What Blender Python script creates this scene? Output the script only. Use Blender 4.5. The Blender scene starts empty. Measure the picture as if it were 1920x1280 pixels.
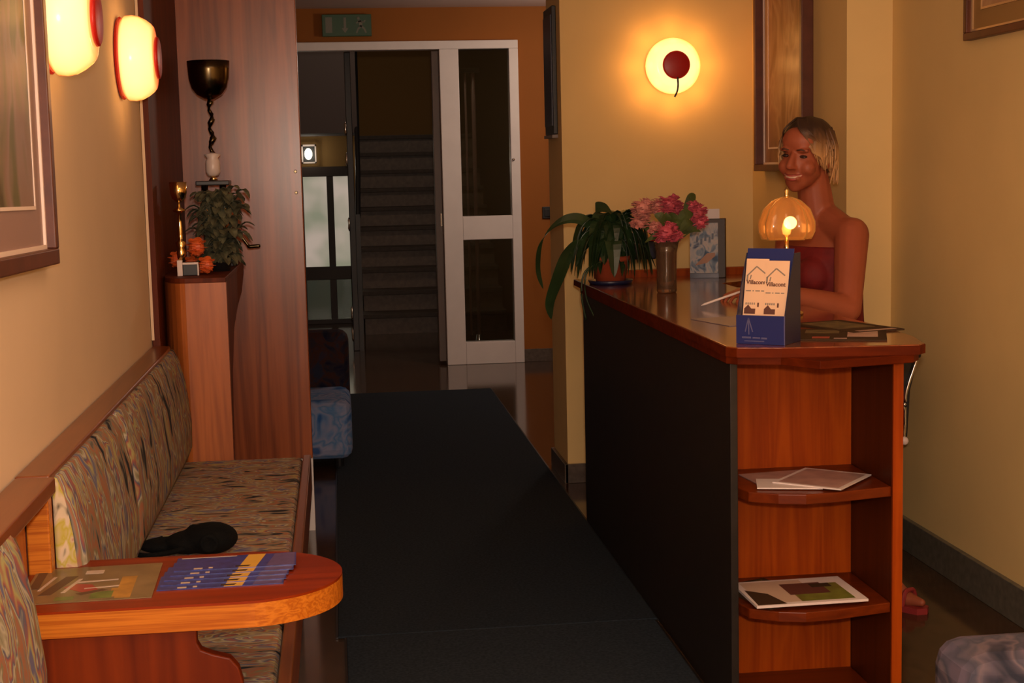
import bpy, bmesh, math, random
from mathutils import Vector, Matrix, noise
random.seed(7)
SC = bpy.context.scene
C = SC.collection
PI = math.pi

# ------------------------------------------------------------------ camera
cam_d = bpy.data.cameras.new('camera')
cam = bpy.data.objects.new('camera', cam_d); C.objects.link(cam)
cam_d.sensor_width = 36.0
cam_d.lens = 2790.0 / 1920.0 * 36.0
cam_d.clip_start = 0.05; cam_d.clip_end = 60
RX = Vector((0.99281652, -0.11742708, -0.02293985))      # camera right in world
DN = Vector((-0.03612451, -0.11141425, -0.99311726))     # camera down
FW = Vector((0.11406303, 0.98681191, -0.1148559))        # camera forward
cam.matrix_world = Matrix(((RX.x, -DN.x, -FW.x, 0), (RX.y, -DN.y, -FW.y, 0), (RX.z, -DN.z, -FW.z, 1.3), (0, 0, 0, 1)))
SC.camera = cam

# ------------------------------------------------------------------ world, lights, exposure
W = bpy.data.worlds.new('world'); SC.world = W; W.use_nodes = True
W.node_tree.nodes['Background'].inputs[0].default_value = (1.0, 0.62, 0.38, 1)
W.node_tree.nodes['Background'].inputs[1].default_value = 0.015
SC.view_settings.view_transform = 'Standard'
SC.view_settings.look = 'None'
SC.view_settings.gamma = 1.0
SC.view_settings.use_curve_mapping = False
SC.view_settings.exposure = 0.0

def light(name, kind, loc, energy, color, size=0.1, rot=(0, 0, 0), sy=None):
    d = bpy.data.lights.new(name, kind); d.energy = energy; d.color = color
    if kind == 'AREA':
        d.size = size
        if sy: d.shape = 'RECTANGLE'; d.size_y = sy
    else:
        d.shadow_soft_size = size
    o = bpy.data.objects.new(name, d); C.objects.link(o); o.location = loc; o.rotation_euler = rot
    return o
light('camera_flash', 'POINT', (0.02, -0.02, 1.40), 155, (1.0, 0.83, 0.69), 0.03)
light('overhead_fill_light', 'AREA', (0.6, 2.0, 2.34), 11, (1.0, 0.66, 0.38), 1.2, (0, 0, 0), 1.2)  # added soft ambient fill from above, no ceiling lamp is seen
light('hall_fill_light', 'POINT', (1.75, 8.7, 1.95), 26, (1.0, 0.76, 0.58), 0.12)  # added fill hidden behind the wall block, brightens far wall, frame and ceiling
light('stair_fill_light', 'POINT', (0.7, 11.0, 3.6), 28.0, (1.0, 0.72, 0.50), 0.15)  # added unseen fill that lifts the dark stairwell

# ------------------------------------------------------------------ helpers
def tag(o, label=None, cat=None, group=None, kind=None):
    if label: o['label'] = label
    if cat: o['category'] = cat
    if group: o['group'] = group
    if kind: o['kind'] = kind
    return o

def thing(name, label, cat, loc=(0, 0, 0), rotz=0.0, group=None):
    o = bpy.data.objects.new(name, None); C.objects.link(o)
    o.empty_display_size = 0.05
    o.location = loc; o.rotation_euler = (0, 0, rotz)
    return tag(o, label, cat, group)

def obj(name, bm, mat, parent=None, bevel=0.0, smooth=False, label=None, loc=None, solid=0.0, sub=0):
    me = bpy.data.meshes.new(name)
    if isinstance(bm, bpy.types.Mesh): me = bm; me.materials.clear()
    else:
        bmesh.ops.recalc_face_normals(bm, faces=bm.faces)
        bm.to_mesh(me); bm.free()
    for m in (mat if isinstance(mat, (list, tuple)) else [mat]): me.materials.append(m)
    if smooth:
        for p in me.polygons: p.use_smooth = True
    o = bpy.data.objects.new(name, me); C.objects.link(o)
    if parent: o.parent = parent
    if loc: o.location = loc
    if solid:
        s = o.modifiers.new('solid', 'SOLIDIFY'); s.thickness = solid; s.offset = 0
    if bevel:
        b = o.modifiers.new('bevel', 'BEVEL'); b.width = bevel; b.segments = 3; b.limit_method = 'ANGLE'
        b.angle_limit = math.radians(40)
    if sub:
        s = o.modifiers.new('sub', 'SUBSURF'); s.levels = sub; s.render_levels = sub
    if label: o['label'] = label
    return o

def struct(name, bm, mat, parent=None, **k):
    o = obj(name, bm, mat, parent, **k)
    if not parent: o['kind'] = 'structure'
    return o

def copy_tree(o, parent=None):
    c = o.copy(); C.objects.link(c)
    if parent: c.parent = parent
    for ch in list(o.children): copy_tree(ch, c)
    return c

def nb(): return bmesh.new()

def box(bm, x0, x1, y0, y1, z0, z1, mi=0):
    v = [bm.verts.new(p) for p in ((x0, y0, z0), (x1, y0, z0), (x1, y1, z0), (x0, y1, z0), (x0, y0, z1), (x1, y0, z1), (x1, y1, z1), (x0, y1, z1))]
    for f in ((3, 2, 1, 0), (4, 5, 6, 7), (0, 1, 5, 4), (1, 2, 6, 5), (2, 3, 7, 6), (3, 0, 4, 7)):
        bm.faces.new([v[i] for i in f]).material_index = mi
    return bm

def prism(bm, pts, a0, a1, axis='z', mi=0):
    """extrude a polygon; axis z: pts (x,y); axis y: pts (x,z); axis x: pts (y,z)"""
    def P(p, a):
        if axis == 'z': return (p[0], p[1], a)
        if axis == 'y': return (p[0], a, p[1])
        return (a, p[0], p[1])
    A = [bm.verts.new(P(p, a0)) for p in pts]; B = [bm.verts.new(P(p, a1)) for p in pts]
    n = len(pts)
    bm.faces.new(A).material_index = mi; bm.faces.new(list(reversed(B))).material_index = mi
    for i in range(n):
        bm.faces.new((A[i], B[i], B[(i + 1) % n], A[(i + 1) % n])).material_index = mi
    return bm

def lathe(bm, prof, seg=32, loc=(0, 0, 0), axis='z', mi=0, ripple=0, amp=0.0):
    """prof: list of (r, h)"""
    rings = []
    for r, h in prof:
        ring = []
        for i in range(seg):
            a = 2 * PI * i / seg
            rr = r * (1 + amp * math.cos(ripple * a)) if ripple else r
            x, y = rr * math.cos(a), rr * math.sin(a)
            p = (x, y, h) if axis == 'z' else ((x, h, y) if axis == 'y' else (h, x, y))
            ring.append(bm.verts.new((p[0] + loc[0], p[1] + loc[1], p[2] + loc[2])))
        rings.append(ring)
    for a, b in zip(rings, rings[1:]):
        for i in range(seg):
            bm.faces.new((a[i], a[(i + 1) % seg], b[(i + 1) % seg], b[i])).material_index = mi
    if prof[0][0] > 1e-5: bm.faces.new(list(reversed(rings[0]))).material_index = mi
    if prof[-1][0] > 1e-5: bm.faces.new(rings[-1]).material_index = mi
    bmesh.ops.remove_doubles(bm, verts=[v for ring in (rings[0], rings[-1]) for v in ring], dist=1e-6)
    return bm

def frames(pts):
    pts = [Vector(p) for p in pts]
    out = []
    up = Vector((0, 0, 1))
    for i, p in enumerate(pts):
        t = (pts[min(i + 1, len(pts) - 1)] - pts[max(i - 1, 0)]).normalized()
        s = t.cross(up)
        if s.length < 1e-3: s = t.cross(Vector((0, 1, 0)))
        s.normalize(); u = s.cross(t).normalized()
        out.append((p, s, u))
    return out

def tube(bm, pts, r, seg=10, mi=0):
    """r a number or one per point"""
    fr = frames(pts); rings = []
    for k, (p, s, u) in enumerate(fr):
        rr = r[k] if isinstance(r, (list, tuple)) else r
        rings.append([bm.verts.new(p + (s * math.cos(2 * PI * i / seg) + u * math.sin(2 * PI * i / seg)) * rr) for i in range(seg)])
    for a, b in zip(rings, rings[1:]):
        for i in range(seg):
            bm.faces.new((a[i], a[(i + 1) % seg], b[(i + 1) % seg], b[i])).material_index = mi
    bm.faces.new(list(reversed(rings[0]))).material_index = mi; bm.faces.new(rings[-1]).material_index = mi
    return bm

def ell(bm, c, r, rot=None, u=20, v=14, mi=0):
    M = Matrix.Translation(Vector(c)) @ (rot.to_4x4() if rot else Matrix.Identity(4)) @ Matrix.Diagonal((r[0], r[1], r[2], 1))
    res = bmesh.ops.create_uvsphere(bm, u_segments=u, v_segments=v, radius=1.0, matrix=M)
    for ve in res['verts']:
        for f in ve.link_faces: f.material_index = mi
    return bm

def smooth_path(pts, n=6):
    pts = [Vector(p) for p in pts]; out = []
    for i in range(len(pts) - 1):
        p0 = pts[max(i - 1, 0)]; p1 = pts[i]; p2 = pts[i + 1]; p3 = pts[min(i + 2, len(pts) - 1)]
        for k in range(n):
            t = k / n
            out.append(0.5 * ((2 * p1) + (p2 - p0) * t + (2 * p0 - 5 * p1 + 4 * p2 - p3) * t * t + (3 * p1 - p0 - 3 * p2 + p3) * t ** 3))
    out.append(pts[-1]); return out

def leaf(bm, pts, w, fold=0.25, n=5, mi=0, side=None):
    path = smooth_path(pts, n); N = len(path) - 1; fr = frames(path); prev = None
    for k, (p, s, u) in enumerate(fr):
        if side is not None: s = Vector(side).normalized(); u = Vector((0, 0, 1))
        t = k / N
        ww = w * (math.sin(PI * min(1, t * 0.93 + 0.07)) ** 0.8)
        a = bm.verts.new(p - s * ww + u * ww * fold); b = bm.verts.new(p); c = bm.verts.new(p + s * ww + u * ww * fold)
        if prev:
            bm.faces.new((prev[0], a, b, prev[1])).material_index = mi; bm.faces.new((prev[1], b, c, prev[2])).material_index = mi
        prev = (a, b, c)
    return bm

def blend(bm, voxel=0.005, smooth=6):
    me = bpy.data.meshes.new('tmp'); bmesh.ops.recalc_face_normals(bm, faces=bm.faces); bm.to_mesh(me); bm.free()
    o = bpy.data.objects.new('tmp', me); C.objects.link(o)
    r = o.modifiers.new('r', 'REMESH'); r.mode = 'VOXEL'; r.voxel_size = voxel
    s = o.modifiers.new('s', 'SMOOTH'); s.factor = 0.5; s.iterations = smooth
    dg = bpy.context.evaluated_depsgraph_get()
    out = bpy.data.meshes.new_from_object(o.evaluated_get(dg))
    bpy.data.objects.remove(o); bpy.data.meshes.remove(me)
    for p in out.polygons: p.use_smooth = True
    return out

def capsule(bm, a, b, ra, rb, n=4):
    a = Vector(a); b = Vector(b); L = (b - a).length
    d = (b - a) / L
    pts = []; rr = []
    for k in range(-4, 1):
        t = k / 4 * PI / 2; pts.append(a + d * ra * math.sin(t)); rr.append(max(ra * math.cos(t), 1e-4))
    for k in range(0, 5):
        t = k / 4 * PI / 2; pts.append(b + d * rb * math.sin(t)); rr.append(max(rb * math.cos(t), 1e-4))
    return tube(bm, pts, rr, 14)

def text(name, s, size, mat, parent, M, ext=0.0003, font_shear=0.0):
    cu = bpy.data.curves.new(name, 'FONT'); cu.body = s; cu.size = size; cu.extrude = ext; cu.align_x = 'CENTER'; cu.align_y = 'CENTER'; cu.shear = font_shear; cu.offset = size * 0.03; cu.resolution_u = 3
    t = bpy.data.objects.new('tmp', cu); C.objects.link(t)
    dg = bpy.context.evaluated_depsgraph_get()
    me = bpy.data.meshes.new_from_object(t.evaluated_get(dg)); bpy.data.objects.remove(t)
    o = obj(name, me, mat, parent); o.matrix_local = M
    return o

# ------------------------------------------------------------------ materials
MATS = {}
def newmat(name):
    m = bpy.data.materials.new(name); m.use_nodes = True
    nt = m.node_tree; b = nt.nodes['Principled BSDF']; MATS[name] = m
    return m, nt, b

def plain(name, col, rough=0.5, metal=0.0, spec=0.5, emit=None, es=0.0, alpha=None, trans=0.0, vary=0.0, vscale=8.0, bump=0.0, coat=0.0):
    m, nt, b = newmat(name)
    b.inputs['Base Color'].default_value = (*col, 1); b.inputs['Roughness'].default_value = rough
    b.inputs['Metallic'].default_value = metal; b.inputs['Specular IOR Level'].default_value = spec
    b.inputs['Transmission Weight'].default_value = trans; b.inputs['Coat Weight'].default_value = coat
    if emit: b.inputs['Emission Color'].default_value = (*emit, 1); b.inputs['Emission Strength'].default_value = es
    if vary or bump:
        tc = nt.nodes.new('ShaderNodeTexCoord'); n = nt.nodes.new('ShaderNodeTexNoise')
        n.inputs['Scale'].default_value = vscale; n.inputs['Detail'].default_value = 4
        nt.links.new(tc.outputs['Object'], n.inputs['Vector'])
        if vary:
            r = nt.nodes.new('ShaderNodeValToRGB')
            r.color_ramp.elements[0].position = 0.3; r.color_ramp.elements[1].position = 0.7
            r.color_ramp.elements[0].color = (*[c * (1 - vary) for c in col], 1); r.color_ramp.elements[1].color = (*[min(1, c * (1 + vary)) for c in col], 1)
            nt.links.new(n.outputs['Fac'], r.inputs['Fac']); nt.links.new(r.outputs['Color'], b.inputs['Base Color'])
        if bump:
            n2 = nt.nodes.new('ShaderNodeTexNoise'); n2.inputs['Scale'].default_value = vscale * 12; n2.inputs['Detail'].default_value = 3
            nt.links.new(tc.outputs['Object'], n2.inputs['Vector'])
            bp = nt.nodes.new('ShaderNodeBump'); bp.inputs['Strength'].default_value = bump; bp.inputs['Distance'].default_value = 0.004
            nt.links.new(n2.outputs['Fac'], bp.inputs['Height']); nt.links.new(bp.outputs['Normal'], b.inputs['Normal'])
    return m

def ramp(nt, stops, interp='LINEAR'):
    r = nt.nodes.new('ShaderNodeValToRGB'); cr = r.color_ramp; cr.interpolation = interp
    while len(cr.elements) < len(stops): cr.elements.new(0.5)
    for e, (p, c) in zip(cr.elements, stops): e.position = p; e.color = (*c, 1)
    return r

def wood(name, dark, light_, axis=2, scale=14.0, rough=0.3, stretch=0.05, coat=0.3, spec=0.5, knots=0.6):
    m, nt, b = newmat(name)
    tc = nt.nodes.new('ShaderNodeTexCoord'); mp = nt.nodes.new('ShaderNodeMapping')
    s = [1.0, 1.0, 1.0]; s[axis] = stretch
    mp.inputs['Scale'].default_value = [q * scale for q in s]
    nt.links.new(tc.outputs['Object'], mp.inputs['Vector'])
    n = nt.nodes.new('ShaderNodeTexNoise'); n.inputs['Scale'].default_value = 1.0; n.inputs['Detail'].default_value = 5; n.inputs['Distortion'].default_value = knots
    nt.links.new(mp.outputs['Vector'], n.inputs['Vector'])
    w = nt.nodes.new('ShaderNodeMath'); w.operation = 'MULTIPLY'; w.inputs[1].default_value = 9.0
    nt.links.new(n.outputs['Fac'], w.inputs[0])
    f = nt.nodes.new('ShaderNodeMath'); f.operation = 'PINGPONG'; f.inputs[1].default_value = 1.0
    nt.links.new(w.outputs[0], f.inputs[0])
    n2 = nt.nodes.new('ShaderNodeTexNoise'); n2.inputs['Scale'].default_value = 7.0; n2.inputs['Detail'].default_value = 3
    nt.links.new(mp.outputs['Vector'], n2.inputs['Vector'])
    mx = nt.nodes.new('ShaderNodeMix'); mx.inputs[0].default_value = 0.5
    nt.links.new(f.outputs[0], mx.inputs[2]); nt.links.new(n2.outputs['Fac'], mx.inputs[3])
    r = ramp(nt, [(0.15, dark), (0.75, light_)])
    nt.links.new(mx.outputs[0], r.inputs['Fac']); nt.links.new(r.outputs['Color'], b.inputs['Base Color'])
    b.inputs['Roughness'].default_value = rough; b.inputs['Coat Weight'].default_value = coat; b.inputs['Coat Roughness'].default_value = 0.15
    b.inputs['Specular IOR Level'].default_value = spec
    return m

def strokes(name, scales, stops, rough=0.9, dist=1.2, bump=0.25, seedv=0.0):
    m, nt, b = newmat(name)
    tc = nt.nodes.new('ShaderNodeTexCoord'); mp = nt.nodes.new('ShaderNodeMapping')
    mp.inputs['Scale'].default_value = scales; mp.inputs['Location'].default_value = (seedv, seedv * 2, seedv * 3)
    nt.links.new(tc.outputs['Object'], mp.inputs['Vector'])
    n = nt.nodes.new('ShaderNodeTexNoise'); n.inputs['Scale'].default_value = 1.0; n.inputs['Detail'].default_value = 2.5; n.inputs['Distortion'].default_value = dist
    nt.links.new(mp.outputs['Vector'], n.inputs['Vector'])
    ml = nt.nodes.new('ShaderNodeMath'); ml.operation = 'MULTIPLY_ADD'; ml.inputs[1].default_value = 3.2; ml.inputs[2].default_value = -1.1
    nt.links.new(n.outputs['Fac'], ml.inputs[0])
    r = ramp(nt, stops)
    nt.links.new(ml.outputs[0], r.inputs['Fac']); nt.links.new(r.outputs['Color'], b.inputs['Base Color'])
    b.inputs['Roughness'].default_value = rough; b.inputs['Specular IOR Level'].default_value = 0.15
    bp = nt.nodes.new('ShaderNodeBump'); bp.inputs['Strength'].default_value = bump; bp.inputs['Distance'].default_value = 0.003
    nt.links.new(n.outputs['Fac'], bp.inputs['Height']); nt.links.new(bp.outputs['Normal'], b.inputs['Normal'])
    return m

M_yellow = plain('yellow_paint', (0.82, 0.59, 0.25), 0.75, vary=0.04, vscale=3, bump=0.08)
M_left = plain('cream_paint', (0.72, 0.54, 0.37), 0.75, vary=0.05, vscale=2, bump=0.1)
M_orange = plain('orange_paint', (0.31, 0.100, 0.010), 0.8, vary=0.04, vscale=3)
M_ceil = plain('ceiling_paint', (0.62, 0.50, 0.46), 0.85, vary=0.03)
M_floor = plain('polished_stone_floor', (0.062, 0.033, 0.018), 0.11, vary=0.35, vscale=22, spec=0.5)
M_skirt = plain('stone_skirting', (0.10, 0.075, 0.06), 0.35, vary=0.3, vscale=40)
M_skirt2 = plain('dark_stone_skirting', (0.12, 0.11, 0.085), 0.35, vary=0.3, vscale=40)
M_carpet = plain('black_carpet', (0.024, 0.033, 0.045), 0.97, vary=0.3, vscale=120, spec=0.1, bump=0.4)
M_carpet2 = plain('grey_black_carpet', (0.027, 0.037, 0.050), 0.97, vary=0.3, vscale=120, spec=0.1, bump=0.4)
M_white = plain('white_paint', (0.80, 0.75, 0.74), 0.35, vary=0.03)
M_jamb = plain('grey_jamb', (0.22, 0.17, 0.15), 0.4)
M_column = wood('column_veneer', (0.17, 0.034, 0.006), (0.36, 0.088, 0.020), 2, 9.0, 0.27, coat=0.0, spec=0.55)
M_darkwood = wood('dark_veneer', (0.07, 0.012, 0.003), (0.13, 0.024, 0.006), 2, 9.0, 0.55, coat=0.0, spec=0.2)
M_ped = wood('pedestal_veneer', (0.25, 0.062, 0.012), (0.44, 0.125, 0.026), 2, 14.0, 0.35)
M_rail = wood('rail_wood', (0.12, 0.030, 0.008), (0.22, 0.060, 0.015), 1, 12.0, 0.35)
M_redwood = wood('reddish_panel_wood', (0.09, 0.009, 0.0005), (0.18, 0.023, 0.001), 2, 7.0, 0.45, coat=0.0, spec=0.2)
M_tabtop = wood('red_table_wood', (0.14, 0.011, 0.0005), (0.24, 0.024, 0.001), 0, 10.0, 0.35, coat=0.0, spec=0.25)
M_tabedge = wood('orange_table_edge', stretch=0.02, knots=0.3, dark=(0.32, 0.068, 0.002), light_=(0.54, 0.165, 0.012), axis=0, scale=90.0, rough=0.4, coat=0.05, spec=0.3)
M_shelfpanel = wood('orange_counter_wood', (0.24, 0.030, 0.0003), (0.36, 0.058, 0.0010), 2, 16.0, 0.5, coat=0.0, spec=0.15)
M_shelfwood = wood('brown_shelf_wood', (0.10, 0.013, 0.001), (0.16, 0.024, 0.002), 0, 14.0, 0.35, coat=0.05, spec=0.25)
M_sidewood = wood('shaded_side_wood', (0.045, 0.008, 0.001), (0.075, 0.014, 0.002), 2, 12.0, 0.4, coat=0.0, spec=0.2)  # shadow on the side panel's inner face put into a darker wood colour
M_ctop = wood('glossy_counter_wood', (0.10, 0.018, 0.003), (0.25, 0.058, 0.010), 1, 9.0, 0.14, coat=0.6)
M_cedge = wood('counter_edge_wood', (0.065, 0.007, 0.0005), (0.12, 0.015, 0.001), 0, 9.0, 0.6, coat=0.0, spec=0.08)
M_cfront = plain('black_brown_front', (0.016, 0.012, 0.010), 0.45, vary=0.2, vscale=30, spec=0.3)
FAB = [(0.0, (0.02, 0.018, 0.022)), (0.16, (0.20, 0.14, 0.10)), (0.30, (0.32, 0.10, 0.05)), (0.42, (0.20, 0.15, 0.08)), (0.52, (0.42, 0.30, 0.20)), (0.60, (0.10, 0.09, 0.12)), (0.70, (0.30, 0.08, 0.06)), (0.82, (0.36, 0.27, 0.10)), (1.0, (0.13, 0.10, 0.16))]
FAB = [(p, (min(1, c[0] * 1.0), min(1, c[1] * 1.25), min(1, c[2] * 1.4))) for p, c in FAB]
M_fabric_v = strokes('brushstroke_fabric_upright', (22, 19, 6.5), FAB, dist=0.6)
M_fabric_h = strokes('brushstroke_fabric_flat', (8, 26, 22), [(p, (c[0] * 1.1, c[1] * 1.05, c[2] * 1.0)) for p, c in FAB])
M_fabric_e = strokes('brushstroke_fabric_end', (22, 22, 14), [(0.0, (0.02, 0.02, 0.02)), (0.2, (0.5, 0.40, 0.28)), (0.4, (0.55, 0.42, 0.30)), (0.55, (0.40, 0.33, 0.05)), (0.75, (0.50, 0.36, 0.24)), (1.0, (0.3, 0.08, 0.05))])
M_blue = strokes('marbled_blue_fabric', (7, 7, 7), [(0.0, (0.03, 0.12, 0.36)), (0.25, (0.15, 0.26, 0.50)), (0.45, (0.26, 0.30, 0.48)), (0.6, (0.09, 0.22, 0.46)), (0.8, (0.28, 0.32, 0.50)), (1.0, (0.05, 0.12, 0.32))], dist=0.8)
M_blueshade = strokes('shaded_blue_fabric', (9, 9, 9), [(0.0, (0.008, 0.010, 0.03)), (0.4, (0.025, 0.02, 0.03)), (0.6, (0.05, 0.018, 0.014)), (1.0, (0.02, 0.025, 0.05))], dist=2.0)  # backrest's shadow painted in as a darker copy of the blue fabric
M_mauve = strokes('marbled_mauve_fabric', (9, 5, 9), [(0.0, (0.02, 0.022, 0.035)), (0.3, (0.065, 0.055, 0.075)), (0.5, (0.11, 0.085, 0.10)), (0.7, (0.05, 0.05, 0.07)), (1.0, (0.10, 0.08, 0.11))], dist=2.0)
M_black = plain('black_plastic', (0.012, 0.012, 0.014), 0.4)
M_blackcloth = plain('black_cloth', (0.0022, 0.0025, 0.0030), 0.9, spec=0.15, vary=0.3, vscale=20, bump=0.3)
M_chrome = plain('chrome', (0.75, 0.75, 0.75), 0.12, metal=1.0)
M_gold = plain('polished_brass', (0.85, 0.62, 0.28), 0.12, metal=1.0)
M_dgold = plain('dark_bronze', (0.10, 0.075, 0.04), 0.22, metal=1.0)
M_silver = plain('white_marble', (0.75, 0.62, 0.58), 0.3)
M_frame = plain('frame_brown_wood', (0.11, 0.03, 0.014), 0.45, vary=0.2, vscale=20)
M_mount = plain('mauve_mount', (0.34, 0.21, 0.18), 0.5)
M_mountlight = plain('light_fillet', (0.90, 0.72, 0.62), 0.4)
M_goldframe = plain('gilt_frame', (0.75, 0.52, 0.28), 0.3, metal=0.6)
M_redlac = plain('red_lacquer', (0.48, 0.008, 0.006), 0.4)
M_redglass = plain('red_glass_rim', (0.7, 0.05, 0.01), 0.3, emit=(1.0, 0.08, 0.01), es=0.35)
def lampglass(name, s):
    m, nt, b = newmat(name)
    lw = nt.nodes.new('ShaderNodeLayerWeight'); lw.inputs['Blend'].default_value = 0.35
    b.inputs['Base Color'].default_value = (1.0, 0.75, 0.4, 1); b.inputs['Roughness'].default_value = 0.2
    r = ramp(nt, [(0.0, (1.0, 0.74, 0.32)), (0.45, (1.0, 0.60, 0.20)), (0.72, (1.0, 0.30, 0.05)), (0.85, (0.6, 0.03, 0.006)), (1.0, (0.45, 0.015, 0.005))])
    nt.links.new(lw.outputs['Facing'], r.inputs['Fac']); nt.links.new(r.outputs['Color'], b.inputs['Emission Color'])
    b.inputs['Emission Strength'].default_value = s
    return m
M_glow = lampglass('lit_opal_glass', 1.25)
M_amber = plain('amber_glass', (0.97, 0.66, 0.34), 0.10, trans=0.92, emit=(1.0, 0.36, 0.06), es=0.05)
M_bulb = plain('lit_bulb', (1, 0.7, 0.4), 0.3, emit=(1.0, 0.42, 0.12), es=2.2)
M_leaf = plain('dark_green_leaf', (0.020, 0.042, 0.014), 0.3, vary=0.4, vscale=14)
M_leaf2 = plain('variegated_leaf', (0.085, 0.085, 0.05), 0.5, vary=0.7, vscale=45)
M_leaf3 = plain('olive_leaf', (0.055, 0.075, 0.016), 0.5, vary=0.4, vscale=25)
M_stem = plain('green_stem', (0.06, 0.09, 0.02), 0.5)
M_terra = plain('terracotta', (0.36, 0.065, 0.025), 0.5, vary=0.15)
M_pink = plain('pink_petal', (0.55, 0.09, 0.13), 0.6, vary=0.35, vscale=30)
M_palepink = plain('pale_pink_petal', (0.62, 0.24, 0.20), 0.6, vary=0.35, vscale=30)
M_orangeflower = plain('orange_petal', (0.65, 0.11, 0.02), 0.5, vary=0.3, vscale=30)
M_paper = plain('white_paper', (0.72, 0.62, 0.60), 0.55)
M_cream = plain('cream_card', (0.80, 0.52, 0.33), 0.5, vary=0.05, vscale=6)
M_ink = plain('brown_ink', (0.10, 0.03, 0.02), 0.6)
M_inkg = plain('grey_ink', (0.25, 0.20, 0.16), 0.6)
M_blueplastic = plain('blue_card', (0.012, 0.022, 0.13), 0.3)
M_navyplastic = plain('navy_card', (0.010, 0.014, 0.05), 0.35)
M_paleblue = plain('faint_print', (0.09, 0.09, 0.20), 0.4)
M_signg = plain('sign_green', (0.020, 0.060, 0.022), 0.4, emit=(0.02, 0.12, 0.05), es=0.03)
M_signw = plain('sign_white', (0.16, 0.15, 0.11), 0.4)
M_glass = plain('clear_glass', (0.9, 0.95, 0.93), 0.02, trans=1.0)
M_glassdoor = plain('dark_pane_glass', (0.55, 0.6, 0.58), 0.03, trans=1.0)
M_vase = plain('brown_glass', (0.42, 0.26, 0.16), 0.05, trans=0.85)
M_stair = plain('stair_stone', (0.16, 0.12, 0.095), 0.5, vary=0.2, vscale=30)
M_stairdark = plain('stair_nosing', (0.07, 0.05, 0.04), 0.6, vary=0.2, vscale=30)
M_stairwall = plain('ochre_paint', (0.36, 0.20, 0.06), 0.8)
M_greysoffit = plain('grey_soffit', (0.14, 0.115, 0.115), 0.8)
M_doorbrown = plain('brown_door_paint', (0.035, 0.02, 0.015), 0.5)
def frosted():
    m, nt, b = newmat('frosted_lit_glass')
    tc = nt.nodes.new('ShaderNodeTexCoord'); n = nt.nodes.new('ShaderNodeTexNoise'); n.inputs['Scale'].default_value = 3.0
    nt.links.new(tc.outputs['Object'], n.inputs['Vector'])
    r = ramp(nt, [(0.35, (0.24, 0.25, 0.17)), (0.62, (0.50, 0.40, 0.33))])
    nt.links.new(n.outputs['Fac'], r.inputs['Fac']); nt.links.new(r.outputs['Color'], b.inputs['Emission Color'])
    b.inputs['Base Color'].default_value = (0.3, 0.32, 0.26, 1); b.inputs['Roughness'].default_value = 0.35
    b.inputs['Emission Strength'].default_value = 0.75
    return m
M_frost = frosted()
M_frostdim = plain('dim_frosted_glass', (0.03, 0.045, 0.03), 0.25, emit=(0.10, 0.14, 0.09), es=0.09)
M_lantern = plain('lantern_glow', (1, 1, 0.9), 0.3, emit=(1.0, 0.93, 0.75), es=1.6)
M_skin = plain('tanned_skin', (0.34, 0.085, 0.038), 0.5, vary=0.06, vscale=10, spec=0.4)
M_lips = plain('lip', (0.34, 0.055, 0.04), 0.4)
M_teeth = plain('teeth', (0.62, 0.40, 0.30), 0.3)
M_eyewhite = plain('eye', (0.03, 0.015, 0.012), 0.2)
M_brow = plain('eyebrow', (0.10, 0.035, 0.018), 0.7)
M_dress = plain('dark_red_cloth', (0.17, 0.005, 0.005), 0.75, vary=0.15, vscale=30, bump=0.15)
M_pinkthing = plain('red_shoe', (0.30, 0.03, 0.03), 0.4)

def hairmat():
    m, nt, b = newmat('blond_hair')
    tc = nt.nodes.new('ShaderNodeTexCoord'); mp = nt.nodes.new('ShaderNodeMapping'); mp.inputs['Scale'].default_value = (90, 90, 9)
    nt.links.new(tc.outputs['Object'], mp.inputs['Vector'])
    n = nt.nodes.new('ShaderNodeTexNoise'); n.inputs['Scale'].default_value = 1; n.inputs['Detail'].default_value = 3
    nt.links.new(mp.outputs['Vector'], n.inputs['Vector'])
    sx = nt.nodes.new('ShaderNodeSeparateXYZ'); nt.links.new(tc.outputs['Object'], sx.inputs[0])
    mr = nt.nodes.new('ShaderNodeMapRange'); mr.inputs['From Min'].default_value = 0.105; mr.inputs['From Max'].default_value = -0.01
    nt.links.new(sx.outputs['Z'], mr.inputs['Value'])
    ad = nt.nodes.new('ShaderNodeMath'); ad.operation = 'MULTIPLY_ADD'; ad.inputs[1].default_value = 0.40
    nt.links.new(n.outputs['Fac'], ad.inputs[0])
    m2 = nt.nodes.new('ShaderNodeMath'); m2.operation = 'MULTIPLY_ADD'; m2.inputs[1].default_value = 0.85; m2.inputs[2].default_value = -0.10
    nt.links.new(mr.outputs[0], m2.inputs[0]); nt.links.new(m2.outputs[0], ad.inputs[2])
    r = ramp(nt, [(0.18, (0.045, 0.022, 0.013)), (0.45, (0.15, 0.070, 0.030)), (0.85, (0.55, 0.30, 0.12))])
    nt.links.new(ad.outputs[0], r.inputs['Fac']); nt.links.new(r.outputs['Color'], b.inputs['Base Color'])
    b.inputs['Roughness'].default_value = 0.5
    return m
M_hair = hairmat()

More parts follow.
